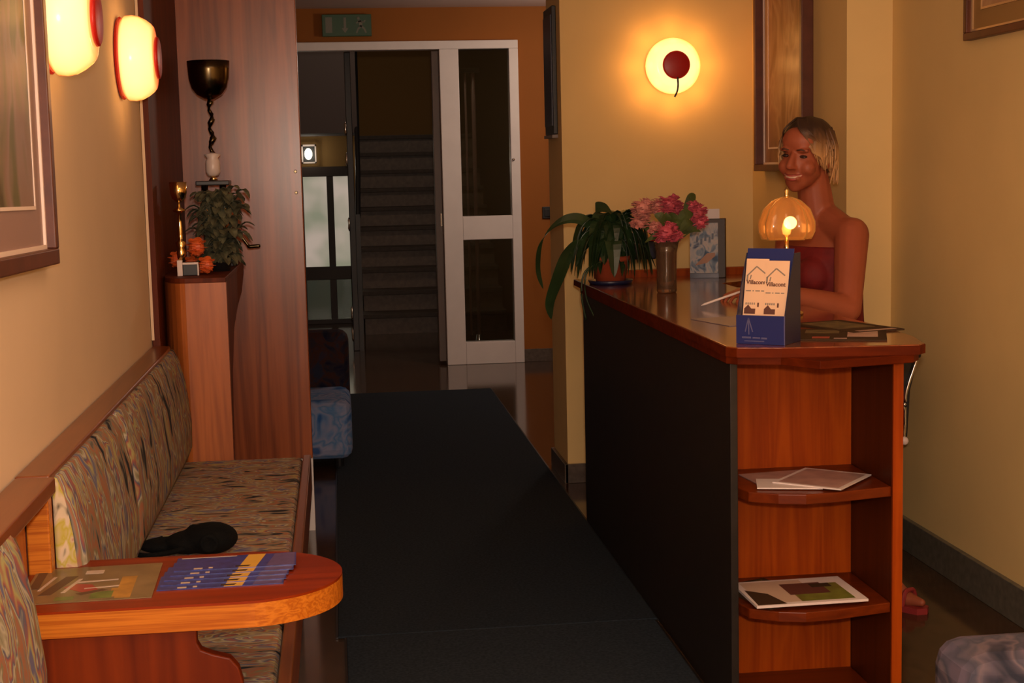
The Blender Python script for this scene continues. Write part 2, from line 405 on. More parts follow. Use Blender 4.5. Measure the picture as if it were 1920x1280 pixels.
# ================================================================== THE SETTING
CZ = 2.37
struct('floor', box(nb(), -2.2, 3.2, -1.6, 17.2, -0.1, 0.0), M_floor)
struct('ceiling', box(nb(), -1.2, 3.2, -1.6, 10.05, CZ, CZ + 0.08), M_ceil)
struct('wall_left', box(nb(), -0.66, -0.56, -1.6, 5.5, 0, CZ), M_left)
struct('wall_left_hall', box(nb(), -1.2, -1.1, 5.5, 10.0, 0, CZ), M_orange)
struct('wall_partition', box(nb(), -1.2, -0.128, 5.47, 5.6, 0, CZ), M_left)
struct('trim_1', box(nb(), -0.40, -0.118, 5.405, 5.47, 0, 0.268), M_white)
struct('wall_right', box(nb(), 1.87, 1.97, -1.6, 6.1, 0, CZ), M_yellow)
struct('wall_corner_block', box(nb(), 1.712, 1.87, 4.88, 6.02, 0, CZ), M_yellow)
struct('wall_back', box(nb(), 0.918, 1.97, 6.02, 6.40, 0, CZ), M_yellow)
bm = nb(); box(bm, 1.231, 3.2, 9.97, 10.07, 0, CZ); box(bm, -1.2, 1.231, 9.97, 10.07, 2.15, CZ); box(bm, -1.2, -0.95, 9.97, 10.07, 0, 2.15)
struct('wall_far', bm, M_orange)
struct('wall_hall_right', box(nb(), 3.1, 3.2, 6.0, 10.0, 0, CZ), M_orange)
struct('wall_hall_front', box(nb(), 1.97, 3.2, 6.0, 6.1, 0, CZ), M_orange)
struct('wall_behind', box(nb(), -0.66, 1.97, -1.7, -1.6, 0, CZ), M_left)
struct('baseboard_right', box(nb(), 1.852, 1.87, -1.6, 4.88, 0, 0.108), M_skirt2, bevel=0.002)
struct('baseboard_corner', box(nb(), 1.69, 1.852, 4.86, 4.88, 0, 0.108), M_skirt2, bevel=0.002)
struct('baseboard_back', box(nb(), 0.905, 1.70, 6.005, 6.02, 0, 0.08), M_skirt, bevel=0.002)
struct('baseboard_side', box(nb(), 0.902, 0.918, 6.005, 6.40, 0, 0.08), M_skirt, bevel=0.002)
struct('baseboard_far', box(nb(), 1.235, 3.1, 9.95, 9.97, 0, 0.085), M_skirt, bevel=0.002)

# glazed white doorway at the end of the hall
d1 = thing('door_1', None, None, (0, 0, 0)); d1['kind'] = 'structure'
f = nb()
box(f, -0.95, 1.231, 9.92, 10.02, 2.095, 2.15); box(f, -0.95, -0.85, 9.92, 10.02, 0, 2.095)
box(f, 0.708, 0.835, 9.92, 10.02, 0, 2.095); box(f, 1.169, 1.231, 9.92, 10.02, 0, 2.095)
box(f, 0.835, 1.169, 9.92, 10.02, 0, 0.15); box(f, 0.835, 1.169, 9.92, 10.02, 0.838, 0.995)
obj('door_frame', f, M_white, d1, bevel=0.004)
obj('glass_pane', box(nb(), 0.835, 1.169, 9.965, 9.971, 0.995, 2.095), M_glassdoor, d1)
obj('glass_pane', box(nb(), 0.835, 1.169, 9.965, 9.971, 0.15, 0.838), M_glassdoor, d1)
g = nb(); box(g, 0.660, 0.706, 9.99, 10.06, 0.02, 2.09); ij = obj('inner_jamb', g, M_jamb, d1, bevel=0.003)
g = nb(); box(g, 0.690, 0.704, 9.975, 9.99, 0.93, 1.02); obj('lock_plate', g, M_chrome, ij, bevel=0.002)
g = nb(); lathe(g, [(0.008, 0), (0.010, 0.012), (0.004, 0.018)], 12, (1.185, 9.905, 1.365), 'y'); obj('frame_stud', g, M_chrome, d1, smooth=True)

# stairwell beyond
struct('wall_stair_left', box(nb(), -2.1, -2.0, 10.07, 17.0, 0, 4.2), M_stairwall)
struct('wall_stair_right', box(nb(), 1.36, 1.45, 10.07, 17.0, 0, 4.2), M_doorbrown)  # dark brown colour stands in for the gloom seen through the sidelight
struct('wall_stair_back', box(nb(), -2.1, 1.45, 16.6, 16.7, 0, 4.2), M_stairwall)
struct('wall_stair_door', box(nb(), -2.1, 0.20, 13.02, 13.10, 0, 1.62), M_stairwall)
struct('ceiling_stair', box(nb(), -2.1, 1.45, 10.07, 17.0, 4.2, 4.3), M_greysoffit)
struct('ceiling_soffit', box(nb(), -2.1, 0.19, 12.1, 13.3, 1.62, 2.9), M_greysoffit)
st = thing('staircase', 'dim stone staircase climbing beyond the white glazed doorway', 'staircase', (0.6, 12.0, 0))
for k in range(10):
    y0 = 0.28 * k
    b_ = nb(); box(b_, -0.40, 0.75, y0 + 0.02, y0 + 0.30, (0.0 if k == 0 else 0.165 * k - 0.02), 0.165 * (k + 1) - 0.035)
    r_ = obj('riser', b_, M_stair, st)
    b_ = nb(); box(b_, -0.42, 0.75, y0 - 0.015, y0 + 0.30, 0.165 * (k + 1) - 0.035, 0.165 * (k + 1)); obj('tread', b_, M_stairdark, st, bevel=0.004)
b_ = nb(); box(b_, -0.42, 0.75, 2.80, 4.55, 1.50, 1.66); obj('landing', b_, M_stair, st)
sp = thing('stair_post', 'tall black handrail post with brass collars left of the stairs', 'post', (0.115, 10.95, 0))
pst = obj('post', box(nb(), -0.022, 0.022, -0.022, 0.022, 0, 2.9), M_black, sp, bevel=0.004)
b_ = nb(); box(b_, 0.02, 0.055, -0.02, 0.02, 0, 1.0); tube(b_, [(0.04, 0, 0.98), (0.06, 0.6, 1.3), (0.10, 2.5, 2.5)], 0.02); obj('handrail', b_, M_black, sp)
for z, r in ((1.62, 0.012), (1.40, 0.010), (0.93, 0.009), (0.28, 0.010), (0.12, 0.009)):
    b_ = nb(); lathe(b_, [(0.003, -0.05), (r, -0.03), (r * 0.7, 0), (r, 0.03), (0.003, 0.05)], 12, (-0.026, -0.02, z)); obj('collar', b_, M_chrome, pst, smooth=True)

# frosted double door in stairwell
d2 = thing('door_2', None, None, (0, 12.98, 0)); d2['kind'] = 'structure'
f = nb(); box(f, -0.80, 0.16, 0, 0.04, 0.375 + 0.01, 0.50); box(f, -0.80, 0.16, 0, 0.04, 1.275, 1.36); box(f, -0.80, 0.16, 0, 0.04, 0, 0.04)
for a, b2 in ((-0.80, -0.66), (-0.34, -0.275), (-0.075, -0.018), (0.108, 0.16)): box(f, a, b2, 0.001, 0.041, 0.0, 1.275)
obj('door_frame', f, M_doorbrown, d2, bevel=0.003)
for a, b2 in ((-0.66, -0.34), (-0.275, -0.075), (-0.018, 0.108)):
    obj('glass_pane', box(nb(), a, b2, 0.015, 0.021, 0.50, 1.275), M_frost, d2)
    obj('glass_pane', box(nb(), a, b2, 0.015, 0.021, 0.04, 0.385), M_frostdim, d2)
ln = thing('wall_lantern', 'small square lantern glowing white above the frosted stair door', 'lamp', (-0.215, 12.99, 1.47))
f = nb(); box(f, -0.062, 0.062, -0.04, -0.03, 0.065, 0.08); box(f, -0.062, 0.062, -0.04, -0.03, -0.08, -0.068); box(f, 0.05, 0.062, -0.04, -0.03, -0.08, 0.08); box(f, -0.062, -0.05, -0.04, -0.03, -0.08, 0.08)
obj('frame', f, M_silver, ln)
f = nb(); ell(f, (-0.005, -0.02, 0), (0.034, 0.02, 0.050)); obj('bulb_glass', f, M_lantern, ln, smooth=True)
f = nb(); box(f, -0.05, 0.05, -0.008, 0.028, -0.066, 0.066); obj('back_box', f, M_black, ln)
light('lantern_light', 'POINT', (-0.22, 12.85, 1.47), 0.6, (1.0, 0.9, 0.7), 0.04)
# added bars in place of a door leaf's edge lines behind side window
pl = thing('leaf_edge_bars', 'twin bars standing in for door leaf edge lines behind the sidelight glass', 'pole', (0.985, 10.55, 0))
for x, r in ((0.0, 0.014), (-0.055, 0.008)):
    b_ = nb(); tube(b_, [(x, 0, 0.13), (x, 0, 1.98)], r, 12); obj('pole', b_, M_mount, pl, smooth=True)
b_ = nb(); lathe(b_, [(0.10, 0), (0.10, 0.02), (0.03, 0.05), (0.02, 0.13), (0.0, 0.14)], 24); obj('foot', b_, M_chrome, pl, smooth=True)
b_ = nb(); box(b_, -0.09, 0.05, -0.02, 0.02, 1.98, 2.01); obj('top_bracket', b_, M_black, pl)

# exit sign
ex = thing('exit_sign', 'green emergency exit sign with running figure above the doorway', 'sign', (0.1115, 9.965, 2.257))
sb_ = obj('sign_board', box(nb(), -0.160, 0.160, -0.035, 0.0, -0.070, 0.070), M_signg, ex, bevel=0.003)
f = nb(); box(f, -0.138, -0.095, -0.0365, -0.034, -0.048, 0.052); obj('door_symbol', f, M_signw, sb_)
f = nb(); box(f, -0.020, -0.004, -0.0365, -0.034, -0.02, 0.05); prism(f, [(-0.034, -0.018), (0.010, -0.018), (-0.012, -0.050)], -0.0366, -0.034, 'y'); obj('arrow_symbol', f, M_signw, sb_)
f = nb()
ell(f, (0.075, -0.035, 0.045), (0.010, 0.0015, 0.010))
for a, b2, w in (((0.082, 0.032), (0.094, -0.008), 0.011), ((0.094, -0.004), (0.072, -0.026), 0.007), ((0.072, -0.026), (0.062, -0.05), 0.006), ((0.094, -0.006), (0.114, -0.024), 0.007), ((0.114, -0.024), (0.124, -0.050), 0.006), ((0.085, 0.028), (0.108, 0.016), 0.005), ((0.108, 0.016), (0.120, 0.032), 0.005), ((0.083, 0.026), (0.062, 0.012), 0.005)):
    d = Vector((b2[0] - a[0], b2[1] - a[1])).normalized(); n_ = Vector((-d.y, d.x)) * w * 0.9
    prism(f, [(a[0] + n_.x, a[1] + n_.y), (b2[0] + n_.x, b2[1] + n_.y), (b2[0] - n_.x, b2[1] - n_.y), (a[0] - n_.x, a[1] - n_.y)], -0.0366, -0.034, 'y')
obj('running_figure', f, M_signw, sb_)
sw = thing('light_switch', 'small dark square switch on the orange wall beside the doorway', 'switch', (1.418, 9.97, 1.005))
swp = obj('plate', box(nb(), -0.04, 0.04, -0.012, 0, -0.04, 0.04), M_black, sw, bevel=0.003); obj('rocker', box(nb(), -0.025, 0.025, -0.018, -0.010, -0.025, 0.025), M_black, swp, bevel=0.002)

nbd = thing('notice_board', 'narrow dark framed board hung on the wall end before the hallway', 'board', (0.918, 6.22, 1.70))
obj('frame', box(nb(), -0.018, 0, -0.10, 0.14, -0.26, 0.26), M_black, nbd, bevel=0.003)
obj('panel', box(nb(), -0.022, -0.016, -0.085, 0.125, -0.225, 0.225), M_navyplastic, nbd)
obj('bottom_strip', box(nb(), -0.024, 0, -0.10, 0.14, -0.275, -0.262), M_jamb, nbd)
wb = thing('wall_box', 'dark box with reddish rim fixed to the yellow wall behind the plant', 'box', (1.235, 6.02, 0.965))
obj('case', box(nb(), -0.062, 0.055, -0.06, 0, -0.042, 0.030), M_navyplastic, wb, bevel=0.006); obj('lid', box(nb(), -0.060, 0.053, -0.062, 0, 0.031, 0.045), M_redlac, wb, bevel=0.004)

# ================================================================== CARPETS
def runner(name, label, x0, x1, y0, y1, z, m, rot=0.0):
    t = thing(name, label, 'carpet', ((x0 + x1) / 2, (y0 + y1) / 2, 0.0), rot)
    w, l = (x1 - x0) / 2, (y1 - y0) / 2
    obj('pile', box(nb(), -w, w, -l, l, 0.001, z), m, t, bevel=0.003)
    b_ = nb(); box(b_, -w - 0.006, -w, -l, l, 0.0005, z * 0.7); box(b_, w, w + 0.006, -l, l, 0.0005, z * 0.7); obj('edge_binding', b_, M_black if name == 'carpet_runner' and z < 0.01 else M_cfront, t)
    return t
runner('carpet_runner', 'long black carpet runner leading down the hall to the doorway', -0.038, 0.876, 4.09, 8.74, 0.008, M_carpet)
runner('carpet_runner', 'nearer dark grey carpet runner between table and counter, past the seam', -0.010, 0.870, 1.0, 4.08, 0.010, M_carpet2, 0.003)

# ================================================================== LEFT WOOD COLUMN
wp = thing('wood_partition_panel', 'tall reddish brown veneered panel standing behind the trophies', 'panel', (-0.34, 5.42, 0.0))
obj('veneer_board', box(nb(), -0.215, 0.222, -0.018, 0.045, 0.27, 2.365), M_column, wp, bevel=0.003)
for z in (1.31, 1.235):
    b_ = nb(); lathe(b_, [(0.004, -0.003), (0.006, 0)], 10, (0.200, -0.018, z), 'y'); obj('screw', b_, M_dgold, wp)
sp2 = thing('side_wood_panel', 'dark wood panel lining the left wall behind the trophies', 'panel', (-0.546, 4.95, 0.0))
obj('veneer_board', box(nb(), -0.012, 0.012, -0.45, 0.45, 0.0, 2.365), M_darkwood, sp2, bevel=0.002)
obj('edge_strip', box(nb(), -0.012, -0.004, -0.462, -0.45, 0.82, 2.365), M_left, sp2)
obj('front_edge', box(nb(), -0.004, 0.012, -0.462, -0.45, 0.82, 2.365), M_darkwood, sp2)

pd = thing('display_pedestal', 'orange veneered corner pedestal carrying the trophies at bench end', 'pedestal', (0, 0, 0))
arc = [(-0.534, 4.74)] + [(-0.455 - 0.079 * math.sin(t), 4.70 - 0.20 * math.cos(t)) for t in [PI / 2 * (1 - k / 8) for k in range(9)]] + [(-0.335, 4.50)]
ring = arc + [(-0.335, 4.53), (-0.455, 4.53)] + [(-0.455 - 0.060 * math.sin(t), 4.70 - 0.17 * math.cos(t)) for t in [PI / 2 * k / 8 for k in range(1, 9)]] + [(-0.515, 4.74)]
obj('front_panel', prism(nb(), ring, 0.0, 0.985), M_ped, pd)
b_ = nb(); prism(b_, [(4.53, 0.0), (4.53, 0.985), (5.395, 0.985), (5.395, 0.955), (5.25, 0.90), (5.0, 0.87), (4.8, 0.82), (4.66, 0.70), (4.60, 0.55), (4.58, 0.3), (4.58, 0.0)], -0.355, -0.337, 'x')
obj('side_bracket', b_, M_darkwood, pd)
obj('top', prism(nb(), arc + [(-0.335, 5.395), (-0.534, 5.395)], 0.985, 1.0), M_darkwood, pd, bevel=0.002)

# ================================================================== BENCHES
def back_profile():
    return [(-0.505, 0.795), (-0.492, 0.79), (-0.478, 0.76), (-0.462, 0.69), (-0.450, 0.58), (-0.452, 0.50), (-0.468, 0.462), (-0.505, 0.458)]
def pillow(y0, y1, prof, n=10):
    bm = nb(); rings = []
    L = y1 - y0
    for k in range(n + 1):
        y = y0 + L * k / n
        e = min(y - y0, y1 - y) / 0.03
        s = 1.0 if e >= 1 else 0.72 + 0.28 * math.sqrt(max(0, 1 - (1 - e) ** 2))
        rings.append([bm.verts.new((-0.505 + (x + 0.505) * s, y, 0.62 + (z - 0.62) * (0.96 + 0.04 * s))) for x, z in prof])
    for a, b in zip(rings, rings[1:]):
        for i in range(len(prof)): bm.faces.new((a[i], a[(i + 1) % len(prof)], b[(i + 1) % len(prof)], b[i]))
    bm.faces.new(rings[0]).material_index = 1; bm.faces.new(list(reversed(rings[-1]))).material_index = 1
    return bm
bench = thing('upholstered_bench', 'long wall bench in brushstroke fabric between table and pedestal', 'bench', (0, 0, 0))
ys = [2.625 + 0.012 * (1 - math.cos(k * PI / 2 / 3)) for k in range(1)]
def pil_obj(y0, y1, par):
    yy = pillow(y0, y1, back_profile(), 40)
    return obj('back_cushion', yy, [M_fabric_v, M_fabric_e], par, smooth=True)
pil_obj(2.602, 3.28, bench); pil_obj(3.285, 4.492, bench)
obj('seat_cushion', box(nb(), -0.50, -0.128, 2.42, 4.485, 0.37, 0.452), M_fabric_h, bench, bevel=0.016)
obj('seat_rail', box(nb(), -0.127, -0.103, 2.40, 4.49, 0.345, 0.455), M_rail, bench, bevel=0.004, label='red-brown wooden front rail')
obj('base_board', box(nb(), -0.165, -0.145, 2.40, 4.49, 0.0, 0.37), M_darkwood, bench)
obj('back_board', box(nb(), -0.558, -0.507, 2.60, 4.495, 0.0, 0.775), M_darkwood, bench)
b_ = nb(); prism(b_, [(-0.558, 2.56), (-0.500, 2.56), (-0.500, 4.44), (-0.506, 4.48), (-0.52, 4.495), (-0.558, 4.495)], 0.776, 0.802)
obj('top_rail', b_, M_rail, bench, bevel=0.004)
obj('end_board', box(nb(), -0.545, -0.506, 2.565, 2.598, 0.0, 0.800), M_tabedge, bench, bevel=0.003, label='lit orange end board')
bench2 = thing('upholstered_bench', 'near wall bench cushion in brushstroke fabric left of the table', 'bench', (0, 0, 0))
pil_obj(0.9, 2.235, bench2)
obj('seat_cushion', box(nb(), -0.50, -0.128, 0.9, 2.30, 0.37, 0.452), M_fabric_h, bench2, bevel=0.016)
obj('seat_rail', box(nb(), -0.127, -0.103, 0.9, 2.31, 0.345, 0.455), M_rail, bench2, bevel=0.004)
obj('base_board', box(nb(), -0.165, -0.145, 0.9, 2.31, 0.0, 0.37), M_darkwood, bench2)
obj('back_board', box(nb(), -0.558, -0.507, 0.9, 2.24, 0.0, 0.775), M_darkwood, bench2)
obj('top_rail', box(nb(), -0.558, -0.490, 0.9, 2.558, 0.772, 0.800), M_rail, bench2, bevel=0.004)
obj('niche_panel', box(nb(), -0.558, -0.546, 2.242, 2.562, 0.0, 0.770), M_ped, bench2)

# ================================================================== TABLE
tb = thing('side_table', 'built-in wooden side table with rounded end between the two benches', 'table', (0, 0, 0))
YC, R_ = 2.487, 0.157
half = [(-0.169 + R_ * math.cos(t), YC + R_ * math.sin(t)) for t in [-PI / 2 + PI * k / 28 for k in range(29)]]
outl = [(-0.543, YC - R_)] + half + [(-0.506, YC + R_), (-0.506, 2.562), (-0.543, 2.562)]
obj('table_top', prism(nb(), [(x, y) for x, y in outl], 0.626, 0.630), M_tabtop, tb)
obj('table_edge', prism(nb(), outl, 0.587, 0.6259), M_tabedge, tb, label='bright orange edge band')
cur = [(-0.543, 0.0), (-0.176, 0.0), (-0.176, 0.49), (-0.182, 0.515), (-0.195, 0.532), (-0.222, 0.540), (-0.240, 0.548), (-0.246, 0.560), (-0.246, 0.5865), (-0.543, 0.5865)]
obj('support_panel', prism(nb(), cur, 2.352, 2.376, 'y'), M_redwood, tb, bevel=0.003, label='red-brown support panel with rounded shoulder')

def sheet(name, label, cat, cx, cy, z, w, l, rot, mats, draw=None, t=0.0012, group=None, curl=0.0):
    """flat printed leaflet: body + printed shapes as sub meshes"""
    th = thing(name, label, cat, (cx, cy, z), rot, group)
    pp = obj('paper', box(nb(), -w / 2, w / 2, -l / 2, l / 2, 0, t), mats[0], th)
    if draw:
        for k, (mi, pts) in enumerate(draw): obj('printed_patch', prism(nb(), pts, t + 0.00002, t + 0.0001 + 0.00004 * k), mats[1 + mi], pp)
    return th
def rc(x0, x1, y0, y1): return [(x0, y0), (x1, y0), (x1, y1), (x0, y1)]
M_pol = plain('olive_print', (0.20, 0.13, 0.055), 0.3, vary=0.25, vscale=18)
M_pyel = plain('ochre_print', (0.42, 0.20, 0.03), 0.3, vary=0.3, vscale=30)
M_pgrn = plain('green_print', (0.13, 0.17, 0.03), 0.3, vary=0.3, vscale=30)
M_pred = plain('red_print', (0.38, 0.05, 0.03), 0.3)
M_pwht = plain('white_print', (0.55, 0.42, 0.32), 0.3)
M_pdrk = plain('dark_print', (0.05, 0.028, 0.015), 0.75, spec=0.1)
M_pblu = plain('blue_print', (0.030, 0.038, 0.20), 0.3, vary=0.4, vscale=60)
M_pvio = plain('violet_print', (0.10, 0.07, 0.18), 0.3, vary=0.2, vscale=60)
M_pora = plain('yellow_print', (0.65, 0.36, 0.05), 0.3)
sheet('brochure', 'olive brochure with red figure print at the wall side of the table', 'brochure', -0.425, 2.485, 0.6303, 0.21, 0.215, 0.03, [M_pol, M_pyel, M_pgrn, M_pred, M_pwht, plain('umber_print', (0.11, 0.055, 0.025), 0.5)],
      [(0, rc(0.045, 0.07, -0.10, 0.03)), (0, rc(0.035, 0.065, -0.09, -0.04)), (1, rc(0.005, 0.04, -0.095, -0.055)), (1, rc(-0.05, -0.02, -0.095, -0.075)),
       (2, [(-0.045, -0.02), (-0.01, -0.055), (0.015, -0.045), (0.0, -0.01), (-0.03, 0.0)]), (3, [(-0.03, 0.005), (0.04, 0.012), (0.04, 0.018), (-0.03, 0.013)]), (3, [(-0.01, -0.035), (0.045, -0.028), (0.045, -0.022), (-0.01, -0.03)]),
       (4, [(-0.01, -0.07), (0.03, -0.05), (0.02, -0.04), (-0.02, -0.06)]), (4, [(-0.08, -0.06), (-0.06, -0.06), (-0.03, 0.05), (-0.05, 0.05)]), (3, [(-0.045, -0.05), (-0.038, -0.05), (-0.02, 0.03), (-0.026, 0.03)]), (3, rc(-0.02, 0.01, 0.06, 0.08)), (3, [(-0.085, -0.03), (-0.080, -0.03), (-0.065, 0.05), (-0.07, 0.05)]), (4, rc(-0.10, -0.085, -0.02, 0.09))])
descr = ['blue leaflet with yellow streak lying nearest the table edge, lowest of its fan', 'blue leaflet with yellow streak, second from the front of the fan', 'blue leaflet with yellow streak, middle one of the fan', 'blue leaflet with yellow streak, second from the back of the fan', 'blue leaflet with pale title line, rearmost and topmost of the fan']
for k in range(5):
    sheet('leaflet', descr[k], 'leaflet', -0.212 + 0.0035 * k + (0.004 if k > 2 else 0), 2.462 + 0.024 * k, 0.6303 + 0.0013 * k, 0.205, 0.085, 0.02, [M_pblu, M_pora, M_pvio, M_pwht, M_pdrk],
          [(0, [(0.005, -0.0425), (0.035, -0.0425), (0.05, 0.0425), (0.02, 0.0425)]), (1, [(0.052, -0.040), (0.100, -0.040), (0.100, 0.040), (0.066, 0.040)]), (2, rc(-0.07, -0.055, -0.038, -0.03)), (2, rc(-0.045, -0.038, -0.036, -0.028)), (3, [(0.0, -0.036), (0.022, -0.036), (0.026, -0.028), (0.0, -0.028)]), (2, rc(-0.095, 0.0, 0.037, 0.040))], t=0.0011, group='fanned blue leaflets on the side table')

# black bag on the seat
bg = thing('camera_bag', 'soft black camera bag with strap lying on the bench seat', 'bag', (-0.33, 3.37, 0.4535))
b_ = nb(); ell(b_, (0.02, 0, 0.030), (0.062, 0.055, 0.036)); ell(b_, (-0.03, 0.005, 0.022), (0.055, 0.050, 0.026)); ell(b_, (-0.085, 0.015, 0.016), (0.060, 0.040, 0.017)); ell(b_, (-0.02, 0.02, 0.03), (0.02, 0.03, 0.03))
obj('bag_body', blend(b_, 0.004, 14), M_blackcloth, bg)
b_ = nb(); tube(b_, smooth_path([(-0.09, 0.02, 0.03), (-0.14, 0.03, 0.012), (-0.152, -0.01, 0.008), (-0.12, -0.045, 0.008), (-0.07, -0.045, 0.012), (-0.03, -0.035, 0.02)]), 0.006, 8); obj('strap', b_, M_blackcloth, bg, smooth=True)
b_ = nb(); lathe(b_, [(0.022, 0), (0.022, 0.004), (0.016, 0.008), (0.014, 0.006), (0.0, 0.006)], 24, (0.02, -0.050, 0.030), 'y'); 
for v in b_.verts: v.co.y = -0.050 - (v.co.y + 0.050)
obj('lens_ring', b_, M_blackcloth, bg, smooth=True)

# ================================================================== WALL LAMPS, PICTURES
def wall_lamp(label, loc, rot, power, cord=False, group='red and opal wall lamps', es=1.0):
    t = thing('wall_lamp', label, 'lamp', loc, rot, group)      # local: -Y points into the room
    b_ = nb(); lathe(b_, [(0.092, 0.0), (0.099, -0.004), (0.101, -0.010), (0.097, -0.014), (0.0, -0.014)], 48, (0, 0, 0), 'y'); obj('wall_plate', b_, M_redlac, t, smooth=False)
    b_ = nb(); lathe(b_, [(0.095, -0.0145), (0.1035, -0.028), (0.1045, -0.050), (0.101, -0.070), (0.093, -0.090), (0.083, -0.107), (0.076, -0.1145), (0.066, -0.1165), (0.0, -0.117)], 48, (0, 0, 0), 'y'); obj('glass_shade', b_, M_glow, t, smooth=True)
    b_ = nb(); lathe(b_, [(0.048, -0.117), (0.052, -0.120), (0.051, -0.127), (0.046, -0.130), (0.0, -0.131)], 40, (0, 0, 0), 'y'); fdk = obj('front_disc', b_, M_redlac, t, smooth=True)
    if cord:
        b_ = nb(); tube(b_, smooth_path([(0.003, -0.128, -0.045), (0.004, -0.130, -0.075), (0.0, -0.131, -0.098), (-0.010, -0.132, -0.118)]), 0.0035, 8); obj('pull_cord', b_, M_black, fdk)
    for q in range(8):
        l = light('lamp_light', 'POINT', (0, 0, 0), power / 8, (1.0, 0.42, 0.10), 0.03)
        l.parent = t; l.location = (0.140 * math.cos(q * PI / 4), -0.085, 0.140 * math.sin(q * PI / 4))
    t.scale = (1.08, 0.82, 1.08)
    return t
wall_lamp('glowing wall lamp seen side on, beside the wood panel', (-0.56, 4.12, 1.617), PI / 2, 0.6)
wall_lamp('glowing wall lamp seen side on, next to the large picture, cut by photo top', (-0.56, 3.085, 1.617), PI / 2, 0.6)
wall_lamp('round glowing wall lamp with dark red centre on the yellow back wall', (1.372, 6.02, 1.70), 0, 1.8, cord=True)

def picture(name, label, W_, H_, M, mats, fr, mount, depth=0.03, art=None):
    t = thing(name, label, 'picture', (0, 0, 0)); t.matrix_world = M
    b_ = nb(); a, b2 = W_ / 2, H_ / 2
    box(b_, -a, a, -depth, 0, b2 - fr, b2); box(b_, -a, a, -depth, 0, -b2, -b2 + fr); box(b_, -a, -a + fr, -depth, 0, -b2 + fr, b2 - fr); box(b_, a - fr, a, -depth, 0, -b2 + fr, b2 - fr)
    obj('frame', b_, mats[0], t, bevel=0.003)
    i = fr; f2 = 0.008
    def ringbox(i, w, y0, y1, mat, nm):
        b_ = nb(); x1, z1 = a - i, b2 - i
        box(b_, -x1, x1, y0, y1, z1 - w, z1); box(b_, -x1, x1, y0, y1, -z1, -z1 + w); box(b_, -x1, -x1 + w, y0, y1, -z1 + w, z1 - w); box(b_, x1 - w, x1, y0, y1, -z1 + w, z1 - w)
        obj(nm, b_, mat, t)
    ringbox(fr, f2, -0.013, -0.004, mats[1], 'inner_fillet')
    obj('mount_board', box(nb(), -a + fr, a - fr, -0.008, -0.004, -b2 + fr, b2 - fr), mats[2], t)
    ringbox(fr + mount, f2 * 0.8, -0.011, -0.008, mats[1], 'slip')
    j = fr + mount
    obj('print', box(nb(), -a + j, a - j, -0.0095, -0.0081, -b2 + j, b2 - j), mats[3], t)
    return t
M_art1 = strokes('faded_green_print', (5, 5, 3), [(0.0, (0.10, 0.075, 0.03)), (0.35, (0.22, 0.17, 0.09)), (0.6, (0.28, 0.17, 0.12)), (0.8, (0.30, 0.2, 0.16)), (1.0, (0.16, 0.14, 0.06))], 0.4, bump=0.0)
M_art2 = strokes('amber_print', (6, 4, 3), [(0.0, (0.25, 0.12, 0.05)), (0.4, (0.42, 0.22, 0.10)), (0.6, (0.50, 0.30, 0.16)), (1.0, (0.30, 0.14, 0.05))], 0.3, bump=0.0)
RZ = lambda a: Matrix.Rotation(a, 4, 'Z'); RY = lambda a: Matrix.Rotation(a, 4, 'Y'); TR = lambda *p: Matrix.Translation(Vector(p))
# left wall picture: right (far) edge Y=2.94, bottom z=1.14
PW, PH = 1.0, 0.95
picture('framed_picture', 'large framed print with pale mount on the left wall', PW, PH, TR(-0.56, 2.94, 1.14) @ RZ(PI / 2) @ RY(math.radians(0.8)) @ TR(-PW / 2, 0, PH / 2), [M_frame, M_mountlight, M_mount, M_art1], 0.030, 0.075)
picture('framed_picture', 'gold-brown framed picture high on the right wall', 0.60, 0.60, TR(1.87, 4.25, 1.643) @ RZ(-PI / 2) @ TR(0.30, 0, 0.30), [M_frame, M_goldframe, M_stairwall, M_art2], 0.022, 0.06, 0.028)
picture('tall_picture', 'tall narrow gilt framed picture behind the woman', 0.62, 1.02, TR(1.712, 5.85, 1.27) @ RZ(-PI / 2) @ TR(0.31, 0, 0.51), [M_frame, M_mountlight, M_art2, M_art2], 0.026, 0.06, 0.045)

# ================================================================== TROPHIES AND PLANT
tr = thing('trophy', 'tall trophy with round dark gold bowl on a slender stem', 'trophy', (-0.405, 5.10, 1.0))
b_ = nb(); lathe(b_, [(0.001, 0.552), (0.018, 0.556), (0.042, 0.570), (0.058, 0.592), (0.066, 0.622), (0.068, 0.650), (0.070, 0.680), (0.066, 0.680), (0.063, 0.622), (0.052, 0.595), (0.001, 0.565)], 40); obj('bowl', b_, M_dgold, tr, smooth=True, label='polished dark gold bowl')
b_ = nb(); pts = [(0.006 * math.cos(t * 1.5), 0.004 * math.sin(t * 1.5), 0.365 + 0.0155 * t) for t in range(13)]; tube(b_, pts, [0.012, 0.007, 0.006, 0.009, 0.012, 0.008, 0.006, 0.009, 0.010, 0.007, 0.006, 0.008, 0.012], 10); obj('stem', b_, M_dgold, tr, smooth=True)
b_ = nb(); lathe(b_, [(0.0, 0.30), (0.010, 0.30), (0.018, 0.303), (0.024, 0.315), (0.024, 0.35), (0.018, 0.360), (0.028, 0.372), (0.006, 0.378), (0.0, 0.38)], 24); obj('collar', b_, M_silver, tr, smooth=True, label='pale collar below the stem')
b_ = nb(); box(b_, -0.055, 0.055, -0.055, 0.055, 0.270, 0.285); obj('plate', b_, M_black, tr, bevel=0.003)
for sx in (-1, 1):
    for sy in (-1, 1):
        b_ = nb(); tube(b_, [(sx * 0.03, sy * 0.03, 0.03), (sx * 0.03, sy * 0.03, 0.271)], 0.009, 12); obj('pillar', b_, M_gold, tr, smooth=True)
